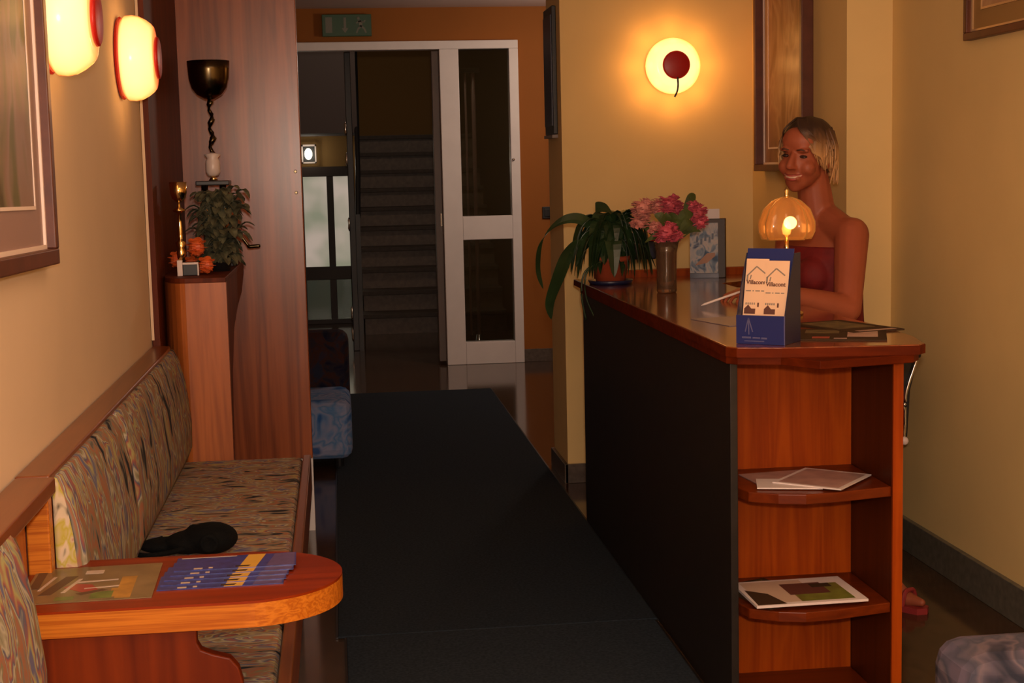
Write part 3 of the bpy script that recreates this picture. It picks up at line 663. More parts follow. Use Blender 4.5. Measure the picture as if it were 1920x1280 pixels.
b_ = nb(); lathe(b_, [(0.0, 0.285), (0.016, 0.286), (0.006, 0.30), (0.0, 0.302)], 16); obj('spacer', b_, M_gold, tr, smooth=True)
obj('base', box(nb(), -0.06, 0.06, -0.06, 0.06, 0, 0.032), M_black, tr, bevel=0.003)
t2 = thing('trophy', 'small slim gold trophy with black and white base at pedestal front', 'trophy', (-0.468, 4.645, 1.0))
obj('base', box(nb(), -0.004, 0.042, -0.02, 0.022, 0, 0.040), M_black, t2, bevel=0.002)
b_ = nb(); box(b_, -0.020, -0.004, -0.024, 0.0, 0, 0.048); box(b_, -0.004, 0.044, -0.0225, -0.0201, 0.034, 0.0405); box(b_, 0.040, 0.0445, -0.0225, -0.0201, 0.0, 0.034); obj('base_plate', b_, M_silver, t2, bevel=0.001)
b_ = nb(); lathe(b_, [(0.0, 0.04), (0.010, 0.041), (0.014, 0.07), (0.009, 0.085), (0.016, 0.10), (0.006, 0.108), (0.009, 0.125), (0.007, 0.16), (0.005, 0.19), (0.018, 0.196), (0.020, 0.200), (0.006, 0.208), (0.004, 0.222), (0.0, 0.224)], 20, (-0.008, 0, 0)); obj('stem', b_, M_gold, t2, smooth=True)
b_ = nb(); lathe(b_, [(0.0, 0.222), (0.008, 0.225), (0.020, 0.235), (0.025, 0.252), (0.027, 0.285), (0.025, 0.285), (0.022, 0.254), (0.0, 0.236)], 24, (-0.008, 0, 0)); obj('cup', b_, M_gold, t2, smooth=True)
fg = thing('figurine_trophy', 'small dark figurine trophy half hidden by the foliage', 'trophy', (-0.360, 5.12, 1.0))
obj('base', box(nb(), -0.022, 0.022, -0.022, 0.022, 0, 0.03), M_black, fg, bevel=0.002)
b_ = nb(); capsule(b_, (0, 0, 0.03), (0, 0, 0.085), 0.008, 0.010); capsule(b_, (0, 0, 0.085), (0.004, 0, 0.125), 0.012, 0.010); ell(b_, (0.005, 0, 0.148), (0.010, 0.010, 0.012)); capsule(b_, (0.0, 0, 0.12), (0.035, 0, 0.105), 0.006, 0.005); capsule(b_, (0.035, 0, 0.10), (0.062, 0, 0.060), 0.006, 0.005); capsule(b_, (0.062, 0, 0.060), (0.095, 0, 0.062), 0.007, 0.007)
obj('figure', blend(b_, 0.003, 3), M_dgold, fg)
fp = thing('potted_plant', 'bushy variegated plant with grey-green leaves on the pedestal', 'plant', (-0.405, 4.80, 1.0))
b_ = nb(); lathe(b_, [(0.035, 0), (0.045, 0.06), (0.048, 0.065), (0.04, 0.06), (0.0, 0.055)], 28, (0.028, 0.02, 0)); obj('pot', b_, M_black, fp, smooth=True)
b_ = nb(); rnd = random.Random(3)
for k in range(190):
    a = rnd.uniform(0, 2 * PI); h = rnd.uniform(0.02, 0.245); rr = rnd.uniform(0.015, 0.075) * (1.35 if h > 0.1 else 0.8)
    base = Vector((0.04 + 0.6 * rr * math.cos(a), 0.5 * rr * math.sin(a), h)); d = Vector((math.cos(a), math.sin(a), rnd.uniform(-0.3, 0.5)))
    tip = base + d * rnd.uniform(0.035, 0.06)
    tip.x = max(tip.x, -0.07)
    mid = (base + tip) / 2 + Vector((0, 0, 0.012))
    tip = tip - Vector((0, 0, 0.012)); leaf(b_, [base, mid, tip], rnd.uniform(0.012, 0.019), 0.3, 3)
for k in range(14):
    a = rnd.uniform(0, 2 * PI); tube(b_, smooth_path([(0.028, 0.02, 0.055), (0.028 + 0.02 * math.cos(a), 0.02 * math.sin(a), 0.15), (0.028 + 0.045 * math.cos(a), 0.045 * math.sin(a), 0.24)], 3), 0.0018, 5)
obj('foliage', b_, M_leaf2, fp, solid=0.0008)
of = thing('flower_arrangement', 'cluster of orange-red artificial blooms beside the small gold trophy', 'flowers', (-0.455, 4.72, 1.0))
b_ = nb(); lathe(b_, [(0.028, 0), (0.034, 0.012), (0.02, 0.02), (0.0, 0.02)], 24, (0.02, 0.03, 0)); obj('dish', b_, M_terra, of, smooth=True)
rnd = random.Random(5)
for (cx, cy, cz, s) in ((0.020, -0.01, 0.080, 1.35), (-0.042, 0.02, 0.042, 1.2), (0.050, -0.045, 0.026, 1.2), (0.000, 0.0, 0.030, 1.0)):
    b_ = nb()
    for i in range(9):
        a = 2 * PI * i / 9; d = Vector((math.cos(a), math.sin(a) * 0.6 - 0.3, math.sin(a))).normalized()
        leaf(b_, [Vector((cx, cy, cz)), Vector((cx, cy, cz)) + d * 0.014 * s + Vector((0, -0.010, 0)), Vector((cx, cy, cz)) + d * 0.026 * s], 0.013 * s, 0.15, 4)
    ell(b_, (cx, cy - 0.004, cz), (0.018 * s, 0.012 * s, 0.018 * s), None, 12, 8)
    obj('bloom', b_, M_orangeflower, of, solid=0.001)
    if cz > 0.03:
        b_ = nb(); tube(b_, [(0.02, 0.03, 0.015), (cx, cy + 0.004, cz)], 0.002, 6); obj('stem', b_, M_stem, of)

# ================================================================== ARMCHAIRS
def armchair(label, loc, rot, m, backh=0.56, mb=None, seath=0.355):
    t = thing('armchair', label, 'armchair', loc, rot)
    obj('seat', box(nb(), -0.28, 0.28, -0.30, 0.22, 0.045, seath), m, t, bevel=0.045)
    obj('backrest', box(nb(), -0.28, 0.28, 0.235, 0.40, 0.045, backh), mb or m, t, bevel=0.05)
    for x in (-0.22, 0.22):
        for y in (-0.24, 0.32):
            b_ = nb(); lathe(b_, [(0.018, 0), (0.022, 0.05)], 14, (x, y, 0)); obj('leg', b_, M_black, t)
    return t
armchair('low armchair in marbled blue fabric peeking out behind the wood panel', (-0.245, 6.80, 0), 0, M_blue, mb=M_blueshade, seath=0.305)
ac2 = armchair('marbled mauve-blue armchair in the bottom right corner, only its rounded top in view', (1.185, 1.80, 0), 0, M_mauve)
for ch in ac2.children:
    if ch.name.startswith('backrest'): ch.modifiers['bevel'].width = 0.045

# ================================================================== RECEPTION COUNTER
ct = thing('reception_counter', 'wooden reception counter with black front and open end shelves', 'counter', (0, 0, 0))
obj('front_panel', box(nb(), 0.879, 0.897, 3.287, 5.33, 0.0, 0.848), M_cfront, ct, bevel=0.002, label='black-brown front panel')
obj('back_panel', box(nb(), 0.898, 1.263, 3.56, 3.58, 0.0, 0.848), M_shelfpanel, ct, label='orange wood panel behind the shelves')
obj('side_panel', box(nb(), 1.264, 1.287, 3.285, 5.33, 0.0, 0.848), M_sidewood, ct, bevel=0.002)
obj('post_edge', box(nb(), 1.2635, 1.2875, 3.277, 3.2845, 0.0, 0.848), M_shelfpanel, ct, label='orange front edge strip')
shp = [(0.898, 3.559), (0.898, 3.40), (0.925, 3.30), (0.985, 3.262), (1.045, 3.245), (1.12, 3.252), (1.2625, 3.285), (1.2625, 3.559)]
for z in (0.545, 0.267, 0.02):
    obj('shelf', prism(nb(), shp, z - 0.024, z), M_shelfwood, ct, bevel=0.002)
top = [(0.868, 5.45), (0.868, 3.275), (0.885, 3.245), (0.98, 3.215), (1.14, 3.195), (1.285, 3.180), (1.305, 3.20), (1.335, 3.34), (1.345, 3.60), (1.335, 3.75), (1.325, 5.05), (1.42, 5.12), (1.70, 5.12), (1.70, 5.45)]
obj('counter_top', prism(nb(), top, 0.869, 0.890), M_ctop, ct, bevel=0.002, label='glossy brown counter top')
low = [(0.870, 5.33), (0.870, 3.285), (0.89, 3.26), (0.98, 3.225), (1.04, 3.13), (1.275, 3.185), (1.30, 3.22), (1.33, 3.36), (1.33, 3.62), (1.29, 3.66), (1.29, 5.33)]
band = [(0.866, 5.452), (0.866, 3.274), (0.883, 3.242), (0.979, 3.2125), (1.14, 3.1925), (1.286, 3.177), (1.308, 3.20), (1.338, 3.34), (1.348, 3.60), (1.338, 3.75), (1.328, 5.045)]
obj('edge_band', prism(nb(), band + [(x - 0.0035 if x > 1.3 else x, y) for x, y in []] + [(1.32, 5.045), (1.32, 3.75)] + [(1.33, 3.60), (1.32, 3.34), (1.295, 3.21), (1.28, 3.19), (1.14, 3.205), (0.98, 3.225), (0.892, 3.255), (0.880, 3.28), (0.880, 5.452)], 0.8675, 0.8875), M_cedge, ct, label='dark red-brown edge band')
obj('apron', prism(nb(), low, 0.8485, 0.8675), M_cedge, ct, bevel=0.002)
obj('rear_ledge', box(nb(), 0.95, 1.70, 5.452, 5.50, 0.868, 0.915), M_shelfpanel, ct, bevel=0.003)
obj('return_leg', box(nb(), 1.66, 1.69, 5.14, 5.44, 0.0, 0.867), M_shelfwood, ct)

# paper on shelves
M_photo = plain('mauve_photo_print', (0.40, 0.25, 0.22), 0.4, vary=0.25, vscale=18)
M_gphoto = plain('green_photo_print', (0.10, 0.070, 0.022), 0.65, vary=0.6, vscale=25)
sheet('leaflet', 'brown printed leaflet lying lowest at the back of the upper shelf', 'leaflet', 1.045, 3.44, 0.5455, 0.17, 0.12, 0.12, [M_photo, M_ink], None, 0.002, group='papers on the upper counter shelf')
sheet('leaflet', 'white leaflet pointing left on the upper counter shelf', 'leaflet', 1.035, 3.345, 0.5478, 0.15, 0.10, -0.25, [M_paper], None, 0.003, group='papers on the upper counter shelf')
sheet('leaflet', 'photo leaflet with white border, topmost on the upper counter shelf', 'leaflet', 1.125, 3.37, 0.5512, 0.17, 0.19, -0.72, [M_paper, M_photo], [(0, rc(-0.075, 0.075, -0.085, 0.085))], 0.003, group='papers on the upper counter shelf')
sheet('magazine', 'dark magazine underneath on the lower counter shelf', 'magazine', 0.995, 3.395, 0.2675, 0.13, 0.20, 0.35, [M_pdrk, M_gphoto], [(0, rc(-0.05, 0.05, -0.09, 0.09))], 0.010, group='magazines on the lower counter shelf')
sheet('magazine', 'green photo magazine with pale border on the lower counter shelf', 'magazine', 1.065, 3.365, 0.2780, 0.27, 0.20, 0.03, [M_paper, M_pwht, M_gphoto, M_ink, M_pgrn, M_pdrk],
      [(0, rc(-0.12, 0.03, -0.085, 0.09)), (3, rc(-0.02, 0.11, -0.085, 0.05)), (2, rc(-0.03, 0.07, -0.03, 0.06)), (4, [(-0.13, -0.095), (-0.06, -0.095), (-0.08, -0.01), (-0.125, 0.03)]), (4, rc(0.04, 0.09, 0.02, 0.05))], 0.006, group='magazines on the lower counter shelf')

# countertop papers
sheet('magazine', 'open dark magazine on the counter right of the leaflet holder', 'magazine', 1.175, 3.40, 0.8903, 0.22, 0.22, -0.35, [M_pdrk, M_photo, M_pred, M_gphoto, M_photo],
      [(2, rc(-0.08, 0.0, 0.02, 0.09)), (1, rc(-0.06, -0.02, -0.085, -0.05)), (0, rc(-0.01, 0.02, -0.095, -0.075)), (3, rc(0.02, 0.09, -0.05, 0.08))], 0.003, group='papers on the counter top')
sheet('magazine', 'brown-green magazine on the counter nearest the wall', 'magazine', 1.250, 3.56, 0.8903, 0.15, 0.26, 0.30, [M_pdrk, M_gphoto, M_photo], [(0, rc(-0.06, 0.05, -0.05, 0.11)), (1, rc(-0.05, 0.06, -0.12, -0.10))], 0.004, group='papers on the counter top')
sheet('paper_sheet', 'bluish sheet standing in for the blue reflection on the glossy counter', 'paper', 1.03, 3.80, 0.8903, 0.15, 0.21, 0.25, [plain('blue_reflection_tint', (0.20, 0.17, 0.20), 0.25)], None, 0.0012, group='papers on the counter top')  # blue reflection in the counter gloss, painted as a thin sheet
sheet('paper_sheet', 'pale sheet under the forearm of the woman', 'paper', 1.20, 4.02, 0.8903, 0.15, 0.14, -0.2, [M_paper], None, 0.0012, group='papers on the counter top')

# leaflet holder
th = math.radians(-38)
lh = thing('leaflet_holder', 'blue card leaflet holder standing on the near counter corner', 'leaflet holder', (0.903, 3.318, 0.8905), th)
WH, DH = 0.118, 0.10
fl = obj('front_lip', box(nb(), 0, WH, 0, 0.002, 0, 0.066), M_blueplastic, lh)
prof = [(0.002, 0.0), (0.002, 0.066), (0.028, 0.135), (0.062, 0.205), (0.100, 0.205), (0.100, 0.0)]
for x in (0.0005, WH - 0.0025): obj('side_wall', prism(nb(), prof, x, x + 0.002, 'x'), M_navyplastic, lh)
b_ = nb(); prism(b_, [(0.020, 0.002), (0.022, 0.002), (0.068, 0.215), (0.066, 0.215)], 0.0026, WH - 0.0026, 'x'); obj('back_wall', b_, M_blueplastic, lh)
obj('base', box(nb(), 0.003, WH - 0.003, 0.002, 0.100, 0, 0.002), M_navyplastic, lh)
obj('edge_crease', box(nb(), WH - 0.0024, WH, -0.0006, 0.0, 0, 0.066), M_paleblue, fl, label='pale crease line')
f = nb()
for a, b2 in (((0.030, 0.060), (0.022, 0.028)), ((0.030, 0.060), (0.040, 0.028)), ((0.030, 0.060), (0.031, 0.022))):
    d = (Vector(b2) - Vector(a)).normalized(); n_ = Vector((-d.y, d.x)) * 0.0012
    prism(f, [(a[0] + n_.x, a[1] + n_.y), (b2[0] + n_.x, b2[1] + n_.y), (b2[0] - n_.x, b2[1] - n_.y), (a[0] - n_.x, a[1] - n_.y)], -0.0006, 0.0, 'y')
for x0, x1, z0, z1 in ((0.014, 0.036, 0.013, 0.017), (0.040, 0.058, 0.013, 0.016), (0.061, 0.075, 0.012, 0.016), (0.020, 0.068, 0.006, 0.008)): box(f, x0, x1, -0.0006, 0.0, z0, z1)
obj('printed_emblem', f, M_paleblue, fl)
# leaning leaflets
lean = math.atan2(0.046, 0.213)
def leaflet_in(label, x0, w, zt, off):
    t = thing('leaflet', label, 'leaflet', (0, 0, 0), 0, 'cream leaflets in the blue holder')
    t.matrix_world = TR(0.903, 3.318, 0.8905) @ RZ(th) @ TR(x0, 0.016 - off, 0.006) @ Matrix.Rotation(-lean, 4, 'X')
    H_ = zt
    cd = obj('card', box(nb(), 0, w, 0, 0.0012, 0, H_), M_cream, t)
    f = nb()
    def line(pts, r):
        for a, b2 in zip(pts, pts[1:]):
            d = (Vector(b2) - Vector(a)).normalized(); n_ = Vector((-d.y, d.x)) * r
            prism(f, [(a[0] + n_.x, a[1] + n_.y), (b2[0] + n_.x, b2[1] + n_.y), (b2[0] - n_.x, b2[1] - n_.y), (a[0] - n_.x, a[1] - n_.y)], -0.0005, 0.0, 'y')
    zr = H_ - 0.040
    line([(0.004, zr), (0.026, zr + 0.022), (0.048, zr + 0.006)], 0.0015)
    box(f, 0.003, 0.007, -0.0005, 0, zr - 0.012, zr + 0.002)
    line([(0.012, zr - 0.008), (0.014, zr + 0.002)], 0.0014)
    obj('roof_drawing', f, M_inkg, cd)
    text('wordmark', 'Villacont', 0.0135, M_ink, cd, TR(0.027, -0.0004, zr - 0.015) @ Matrix.Rotation(PI / 2, 4, 'X'), 0.0002)
    f = nb()
    for a, b2 in ((0.004, 0.016), (0.020, 0.023), (0.027, 0.038), (0.041, 0.049)): box(f, a, b2, -0.0005, 0, zr - 0.036, zr - 0.0335)
    for k in range(5): box(f, 0.005 + 0.005 * k, 0.008 + 0.005 * k, -0.0005, 0, 0.083, 0.088)
    obj('print_lines', f, M_inkg, cd)
    f = nb(); box(f, 0.003, 0.030, -0.0005, 0, 0.062, 0.074); prism(f, [(0.003, 0.074), (0.012, 0.083), (0.020, 0.074)], -0.0005, 0, 'y'); box(f, 0.034, 0.038, -0.0005, 0, 0.078, 0.088)
    obj('house_picture', f, M_ink, cd)
    return t
leaflet_in('cream leaflet with roof logo, left and behind in the blue holder', 0.004, 0.055, 0.190, 0.0)
leaflet_in('cream leaflet with roof logo, right and in front in the blue holder', 0.053, 0.057, 0.186, 0.0022)

# second brochure stand near the wall
M_bphoto = strokes('blue_white_photo_print', (22, 22, 16), [(0.0, (0.05, 0.09, 0.16)), (0.3, (0.22, 0.28, 0.36)), (0.5, (0.50, 0.44, 0.42)), (0.7, (0.35, 0.38, 0.42)), (1.0, (0.06, 0.08, 0.15))], 0.4, bump=0)
bs = thing('brochure_stand', 'upright stand of blue and white brochures by the vase', 'brochure stand', (1.335, 5.30, 0.8905), -0.32)
obj('case', box(nb(), -0.060, 0.066, 0.0, 0.05, 0, 0.215), M_doorbrown, bs, bevel=0.002)
fcv = obj('front_cover', box(nb(), -0.062, 0.040, -0.003, -0.0005, 0.018, 0.200), M_bphoto, bs)
obj('bottom_band', box(nb(), -0.062, 0.042, -0.004, -0.0005, 0.0, 0.017), M_navyplastic, bs)
f = nb(); prism(f, [(-0.045, 0.045), (0.0, 0.055), (0.030, 0.080), (0.028, 0.092), (0.0, 0.090), (-0.030, 0.060)], -0.0040, -0.0031, 'y'); obj('brown_shape', f, plain('brown_print', (0.30, 0.11, 0.03), 0.4), fcv)
f = nb()
for x, z in ((-0.040, 0.13), (-0.025, 0.122), (-0.010, 0.135), (0.005, 0.128), (0.016, 0.140)): prism(f, [(x, z), (x + 0.008, z), (x + 0.009, z + 0.022), (x + 0.002, z + 0.022)], -0.0040, -0.0031, 'y')
obj('title_marks', f, M_navyplastic, fcv)
obj('paper_insert', box(nb(), -0.005, 0.045, 0.010, 0.012, 0.05, 0.250), M_paper, bs)

# vase with flowers
vs = thing('flower_vase', 'brown glass vase of pink flowers on the counter', 'vase', (1.060, 4.745, 0.8905))
b_ = nb(); lathe(b_, [(0.030, 0), (0.033, 0.006), (0.032, 0.06), (0.034, 0.13), (0.041, 0.165), (0.038, 0.165), (0.031, 0.13), (0.028, 0.06), (0.028, 0.012), (0.0, 0.012)], 32); obj('glass_body', b_, M_vase, vs, smooth=True)
rnd = random.Random(11)
heads = [((-0.078, -0.01, 0.275), 0.042, M_palepink), ((-0.085, 0.0, 0.235), 0.036, M_palepink), ((0.006, -0.01, 0.285), 0.046, M_pink), ((0.036, 0.02, 0.270), 0.034, M_pink), ((0.100, 0.0, 0.255), 0.040, M_pink), ((-0.008, -0.03, 0.195), 0.046, M_pink), ((0.028, -0.02, 0.180), 0.026, M_pink), ((-0.045, -0.02, 0.215), 0.028, M_palepink), ((-0.030, 0.0, 0.280), 0.034, M_palepink), ((0.112, -0.005, 0.225), 0.030, M_pink), ((0.085, 0.0, 0.275), 0.028, M_pink)]
for c, r, m in heads:
    b_ = nb(); cc = Vector(c)
    ell(b_, c, (r * 0.55, r * 0.55, r * 0.5), None, 10, 8)
    for i in range(70):
        d = Vector((rnd.gauss(0, 1), rnd.gauss(0, 1), rnd.gauss(0, 1))).normalized(); d.z *= 0.8
        s = d.cross(Vector((rnd.random(), rnd.random(), 1))).normalized()
        p = cc + d * r * 0.55; leaf(b_, [p, p + d * r * 0.3 + s * r * 0.12, p + d * r * 0.38 + s * r * 0.32], r * 0.20, 0.3, 2)
    obj('flower_head', b_, m, vs, solid=0.0008)
for c, r, m in heads:
    b_ = nb(); tube(b_, smooth_path([(c[0] * 0.12, c[1] * 0.2, 0.03), (c[0] * 0.25, c[1] * 0.3, 0.15), Vector(c) - Vector((0, 0, r * 0.4))], 4), 0.0022, 6); obj('stem', b_, M_stem, vs)
b_ = nb()
for base, tip, w in (((0.06, 0, 0.25), (0.098, 0, 0.315), 0.020), ((0.03, -0.02, 0.22), (0.085, -0.02, 0.255), 0.020), ((0.04, -0.03, 0.20), (0.082, -0.03, 0.225), 0.016), ((0.0, -0.02, 0.21), (-0.045, -0.03, 0.255), 0.015), ((-0.02, -0.01, 0.18), (-0.075, -0.02, 0.165), 0.018), ((-0.04, 0.0, 0.19), (-0.07, 0.0, 0.215), 0.018), ((0.05, 0.0, 0.19), (0.115, 0.0, 0.195), 0.014), ((0.0, 0.0, 0.22), (0.045, -0.03, 0.235), 0.022), ((0.02, 0.0, 0.20), (0.070, -0.02, 0.20), 0.020), ((-0.02, 0.0, 0.22), (0.01, -0.03, 0.245), 0.018), ((0.0, 0, 0.12), (0.02, -0.02, 0.165), 0.014), ((0.0, 0, 0.12), (-0.03, -0.01, 0.155), 0.012)):
    B = Vector(base); T = Vector(tip); leaf(b_, [B, (B + T) / 2 + Vector((0, -0.01, 0.01)), T], w, 0.2, 4, side=(0.5, 0.2, -0.75) if T.x > 0 else (0.5, 0.2, 0.75))
obj('leaves', b_, M_leaf3, vs, solid=0.0008)

# big drooping plant
gp = thing('potted_plant', 'large dark green drooping plant on the far end of the counter', 'plant', (0.955, 5.18, 0.8905))
b_ = nb(); lathe(b_, [(0.050, 0.0), (0.066, 0.08), (0.071, 0.083), (0.071, 0.098), (0.064, 0.098), (0.060, 0.085), (0.0, 0.085)], 32); obj('pot', b_, M_terra, gp, smooth=True)
b_ = nb(); lathe(b_, [(0.074, 0.0), (0.080, 0.014), (0.076, 0.014), (0.068, 0.004), (0.0, 0.004)], 32, (0, 0, -0.0002)); obj('saucer', b_, M_navyplastic, gp, smooth=True)
b_ = nb(); rnd = random.Random(21)
leaf(b_, [(-0.02, 0, 0.08), (-0.08, -0.02, 0.21), (-0.17, -0.03, 0.225), (-0.245, -0.03, 0.16), (-0.262, -0.03, 0.06), (-0.245, -0.03, -0.01)], 0.024, 0.25, 7, side=(0.55, 0.3, 0.75))
leaf(b_, [(-0.02, 0.0, 0.08), (-0.09, -0.04, 0.16), (-0.15, -0.05, 0.12), (-0.195, -0.05, 0.02), (-0.225, -0.05, -0.06), (-0.222, -0.05, -0.115)], 0.032, 0.25, 7, side=(0.9, 0.3, 0.25))
for k in range(70):
    a = rnd.uniform(-PI, PI) if k < 40 else rnd.uniform(-PI * 0.95, -0.1); L = rnd.uniform(0.06, 0.13); hh = rnd.uniform(0.05, 0.16)
    dx, dy = math.cos(a), math.sin(a) * 0.6
    pts = [(0.0, 0.0, 0.08), (dx * L * 0.45, dy * L * 0.45, 0.08 + hh), (dx * L, dy * L, 0.08 + hh * 0.9), (dx * L * 1.35, dy * L * 1.2, 0.05 + hh * rnd.uniform(-0.4, 0.45))]
    if pts[-1][2] < 0.02: pts[-1] = (pts[-1][0], pts[-1][1], 0.03)
    leaf(b_, pts, rnd.uniform(0.022, 0.036), 0.25, 5)
leaf(b_, [(0.02, 0, 0.1), (0.03, 0, 0.22), (0.09, 0, 0.258), (0.17, 0, 0.25), (0.215, 0, 0.235)], 0.008, 0.2, 6, side=(0.1, 0.6, 0.8))
leaf(b_, [(-0.01, 0, 0.1), (-0.03, 0, 0.22), (-0.05, 0, 0.262), (-0.01, 0, 0.262), (0.02, 0, 0.22)], 0.024, 0.2, 6, side=(0.1, 0.6, 0.8))
obj('foliage', b_, M_leaf, gp, solid=0.001)
b_ = nb(); tube(b_, smooth_path([(-0.03, -0.05, 0.09), (-0.10, -0.06, 0.05), (-0.115, -0.06, -0.03), (-0.10, -0.06, -0.12)]), 0.0035, 6); tube(b_, smooth_path([(-0.03, -0.05, 0.09), (-0.095, -0.07, 0.05), (-0.10, -0.07, -0.04), (-0.055, -0.07, -0.145)]), 0.003, 6)
obj('hanging_stems', b_, M_leaf, gp, smooth=True)

# table lamp
tl = thing('table_lamp', 'small lit lamp with scalloped amber glass shade on the counter', 'lamp', (1.208, 3.92, 0.8905))
b_ = nb(); lathe(b_, [(0.045, 0), (0.045, 0.008), (0.015, 0.020), (0.008, 0.04), (0.012, 0.06), (0.007, 0.085), (0.012, 0.10), (0.015, 0.125), (0.009, 0.142), (0.0, 0.143)], 28); obj('base', b_, M_gold, tl, smooth=True)
b_ = nb(); tube(b_, [(0, 0, 0.14), (0, 0, 0.218)], 0.006, 10); bh = obj('bulb_holder', b_, M_gold, tl, smooth=True)
b_ = nb(); lathe(b_, [(0.0, 0.215), (0.010, 0.218), (0.013, 0.232), (0.011, 0.246), (0.0, 0.262)], 20); obj('bulb', b_, M_bulb, bh, smooth=True)
b_ = nb(); lathe(b_, [(0.060, 0.205), (0.068, 0.225), (0.068, 0.250), (0.056, 0.285), (0.034, 0.308), (0.012, 0.318)], 80, ripple=5, amp=0.16); gsd = obj('glass_shade', b_, M_amber, tl, smooth=True, solid=0.002)
b_ = nb(); lathe(b_, [(0.0, 0.315), (0.010, 0.317), (0.005, 0.325), (0.007, 0.335), (0.0, 0.350)], 14); obj('finial', b_, M_gold, gsd, smooth=True)
l = light('table_lamp_light', 'POINT', (0, 0, 0), 0.18, (1.0, 0.5, 0.18), 0.02); l.parent = tl; l.location = (0, -0.03, 0.25)

# ================================================================== DESK CHAIR
dc = thing('desk_chair', 'black desk chair with chrome arm tubes behind the counter', 'chair', (1.52, 4.58, 0))
obj('seat', box(nb(), -0.19, 0.19, -0.19, 0.20, 0.44, 0.49), M_blackcloth, dc, bevel=0.02)
for x, y in ((-0.17, -0.15), (0.16, -0.15), (-0.17, 0.17), (0.16, 0.17)):
    b_ = nb(); tube(b_, [(x, y, 0), (x, y, 0.445)], 0.011, 12); obj('leg', b_, M_chrome, dc, smooth=True)
b_ = nb(); tube(b_, smooth_path([(0.17, -0.12, 0.452), (0.180, -0.235, 0.450), (0.184, -0.25, 0.47), (0.186, -0.25, 0.54), (0.190, -0.25, 0.60), (0.224, -0.25, 0.70)]), 0.0055, 12); obj('arm_tube', b_, M_chrome, dc, smooth=True)
b_ = nb(); ell(b_, (0.182, -0.258, 0.447), (0.013, 0.010, 0.013)); obj('tube_cap', b_, M_silver, dc, smooth=True)
b_ = nb(); prism(b_, [(0.160, 0.455), (0.198, 0.455), (0.206, 0.60), (0.230, 0.70), (0.160, 0.70)], -0.243, -0.22, 'y'); obj('arm_panel', b_, M_black, dc, bevel=0.004)
obj('armrest', box(nb(), 0.15, 0.235, -0.26, -0.04, 0.70, 0.725), M_black, dc, bevel=0.008)
b_ = nb(); box(b_, 0.17, 0.20, 0.02, 0.18, 0.50, 0.76); obj('backrest', b_, M_blackcloth, dc, bevel=0.012)

# ================================================================== THE WOMAN
BE = math.radians(70)
Fd = Vector((-math.sin(BE), -math.cos(BE), 0)); Ld = Vector((math.cos(BE), -math.sin(BE), 0)); Up = Vector((0, 0, 1))
def ring_loft(bm, secs, n=28):
    """secs: (center, half width along Ld, half depth along Fd)"""
    rings = []
    for c, a, b2 in secs:
        c = Vector(c); rings.append([bm.verts.new(c + Ld * a * math.cos(2 * PI * i / n) + Fd * b2 * math.sin(2 * PI * i / n)) for i in range(n)])
    for A, B in zip(rings, rings[1:]):
        for i in range(n): bm.faces.new((A[i], A[(i + 1) % n], B[(i + 1) % n], B[i]))
    bm.faces.new(rings[0]); bm.faces.new(list(reversed(rings[-1])))
secs = [((1.560, 4.545, 0.50), 0.150, 0.105), ((1.555, 4.540, 0.58), 0.165, 0.112), ((1.545, 4.535, 0.68), 0.140, 0.095), ((1.532, 4.528, 0.76), 0.120, 0.085), ((1.518, 4.520, 0.85), 0.128, 0.088), ((1.506, 4.515, 0.94), 0.138, 0.094), ((1.500, 4.513, 1.00), 0.142, 0.083), ((1.498, 4.513, 1.06), 0.140, 0.066), ((1.497, 4.513, 1.10), 0.105, 0.052), ((1.495, 4.513, 1.13), 0.055, 0.045)]
pw = thing('person', 'smiling woman with short blond hair and strapless red dress seated behind the counter', 'person', (1.515, 4.575, 0))
off = Vector((1.515, 4.575, 0))
body = nb()
ring_loft(body, secs)
Sc = Vector((1.498, 4.513, 1.080))
LS = Sc + Ld * 0.152 + Vector((0, 0, 0.0)); RS = Sc - Ld * 0.152
HC = Vector((1.440, 4.475, 1.318))       # head centre, level with the eyes
capsule(body, (1.495, 4.513, 1.10), HC + Vector((0.028, 0.022, -0.06)), 0.060, 0.050)
for S in (LS, RS):
    capsule(body, Sc + (S - Sc) * 0.35 + Vector((0, 0, 0.018)), S, 0.046, 0.052)
# trapezius slopes
capsule(body, Sc + Vector((0, 0, 0.05)) + Ld * 0.03, LS, 0.046, 0.040); capsule(body, Sc + Vector((0, 0, 0.05)) - Ld * 0.03, RS, 0.046, 0.040)
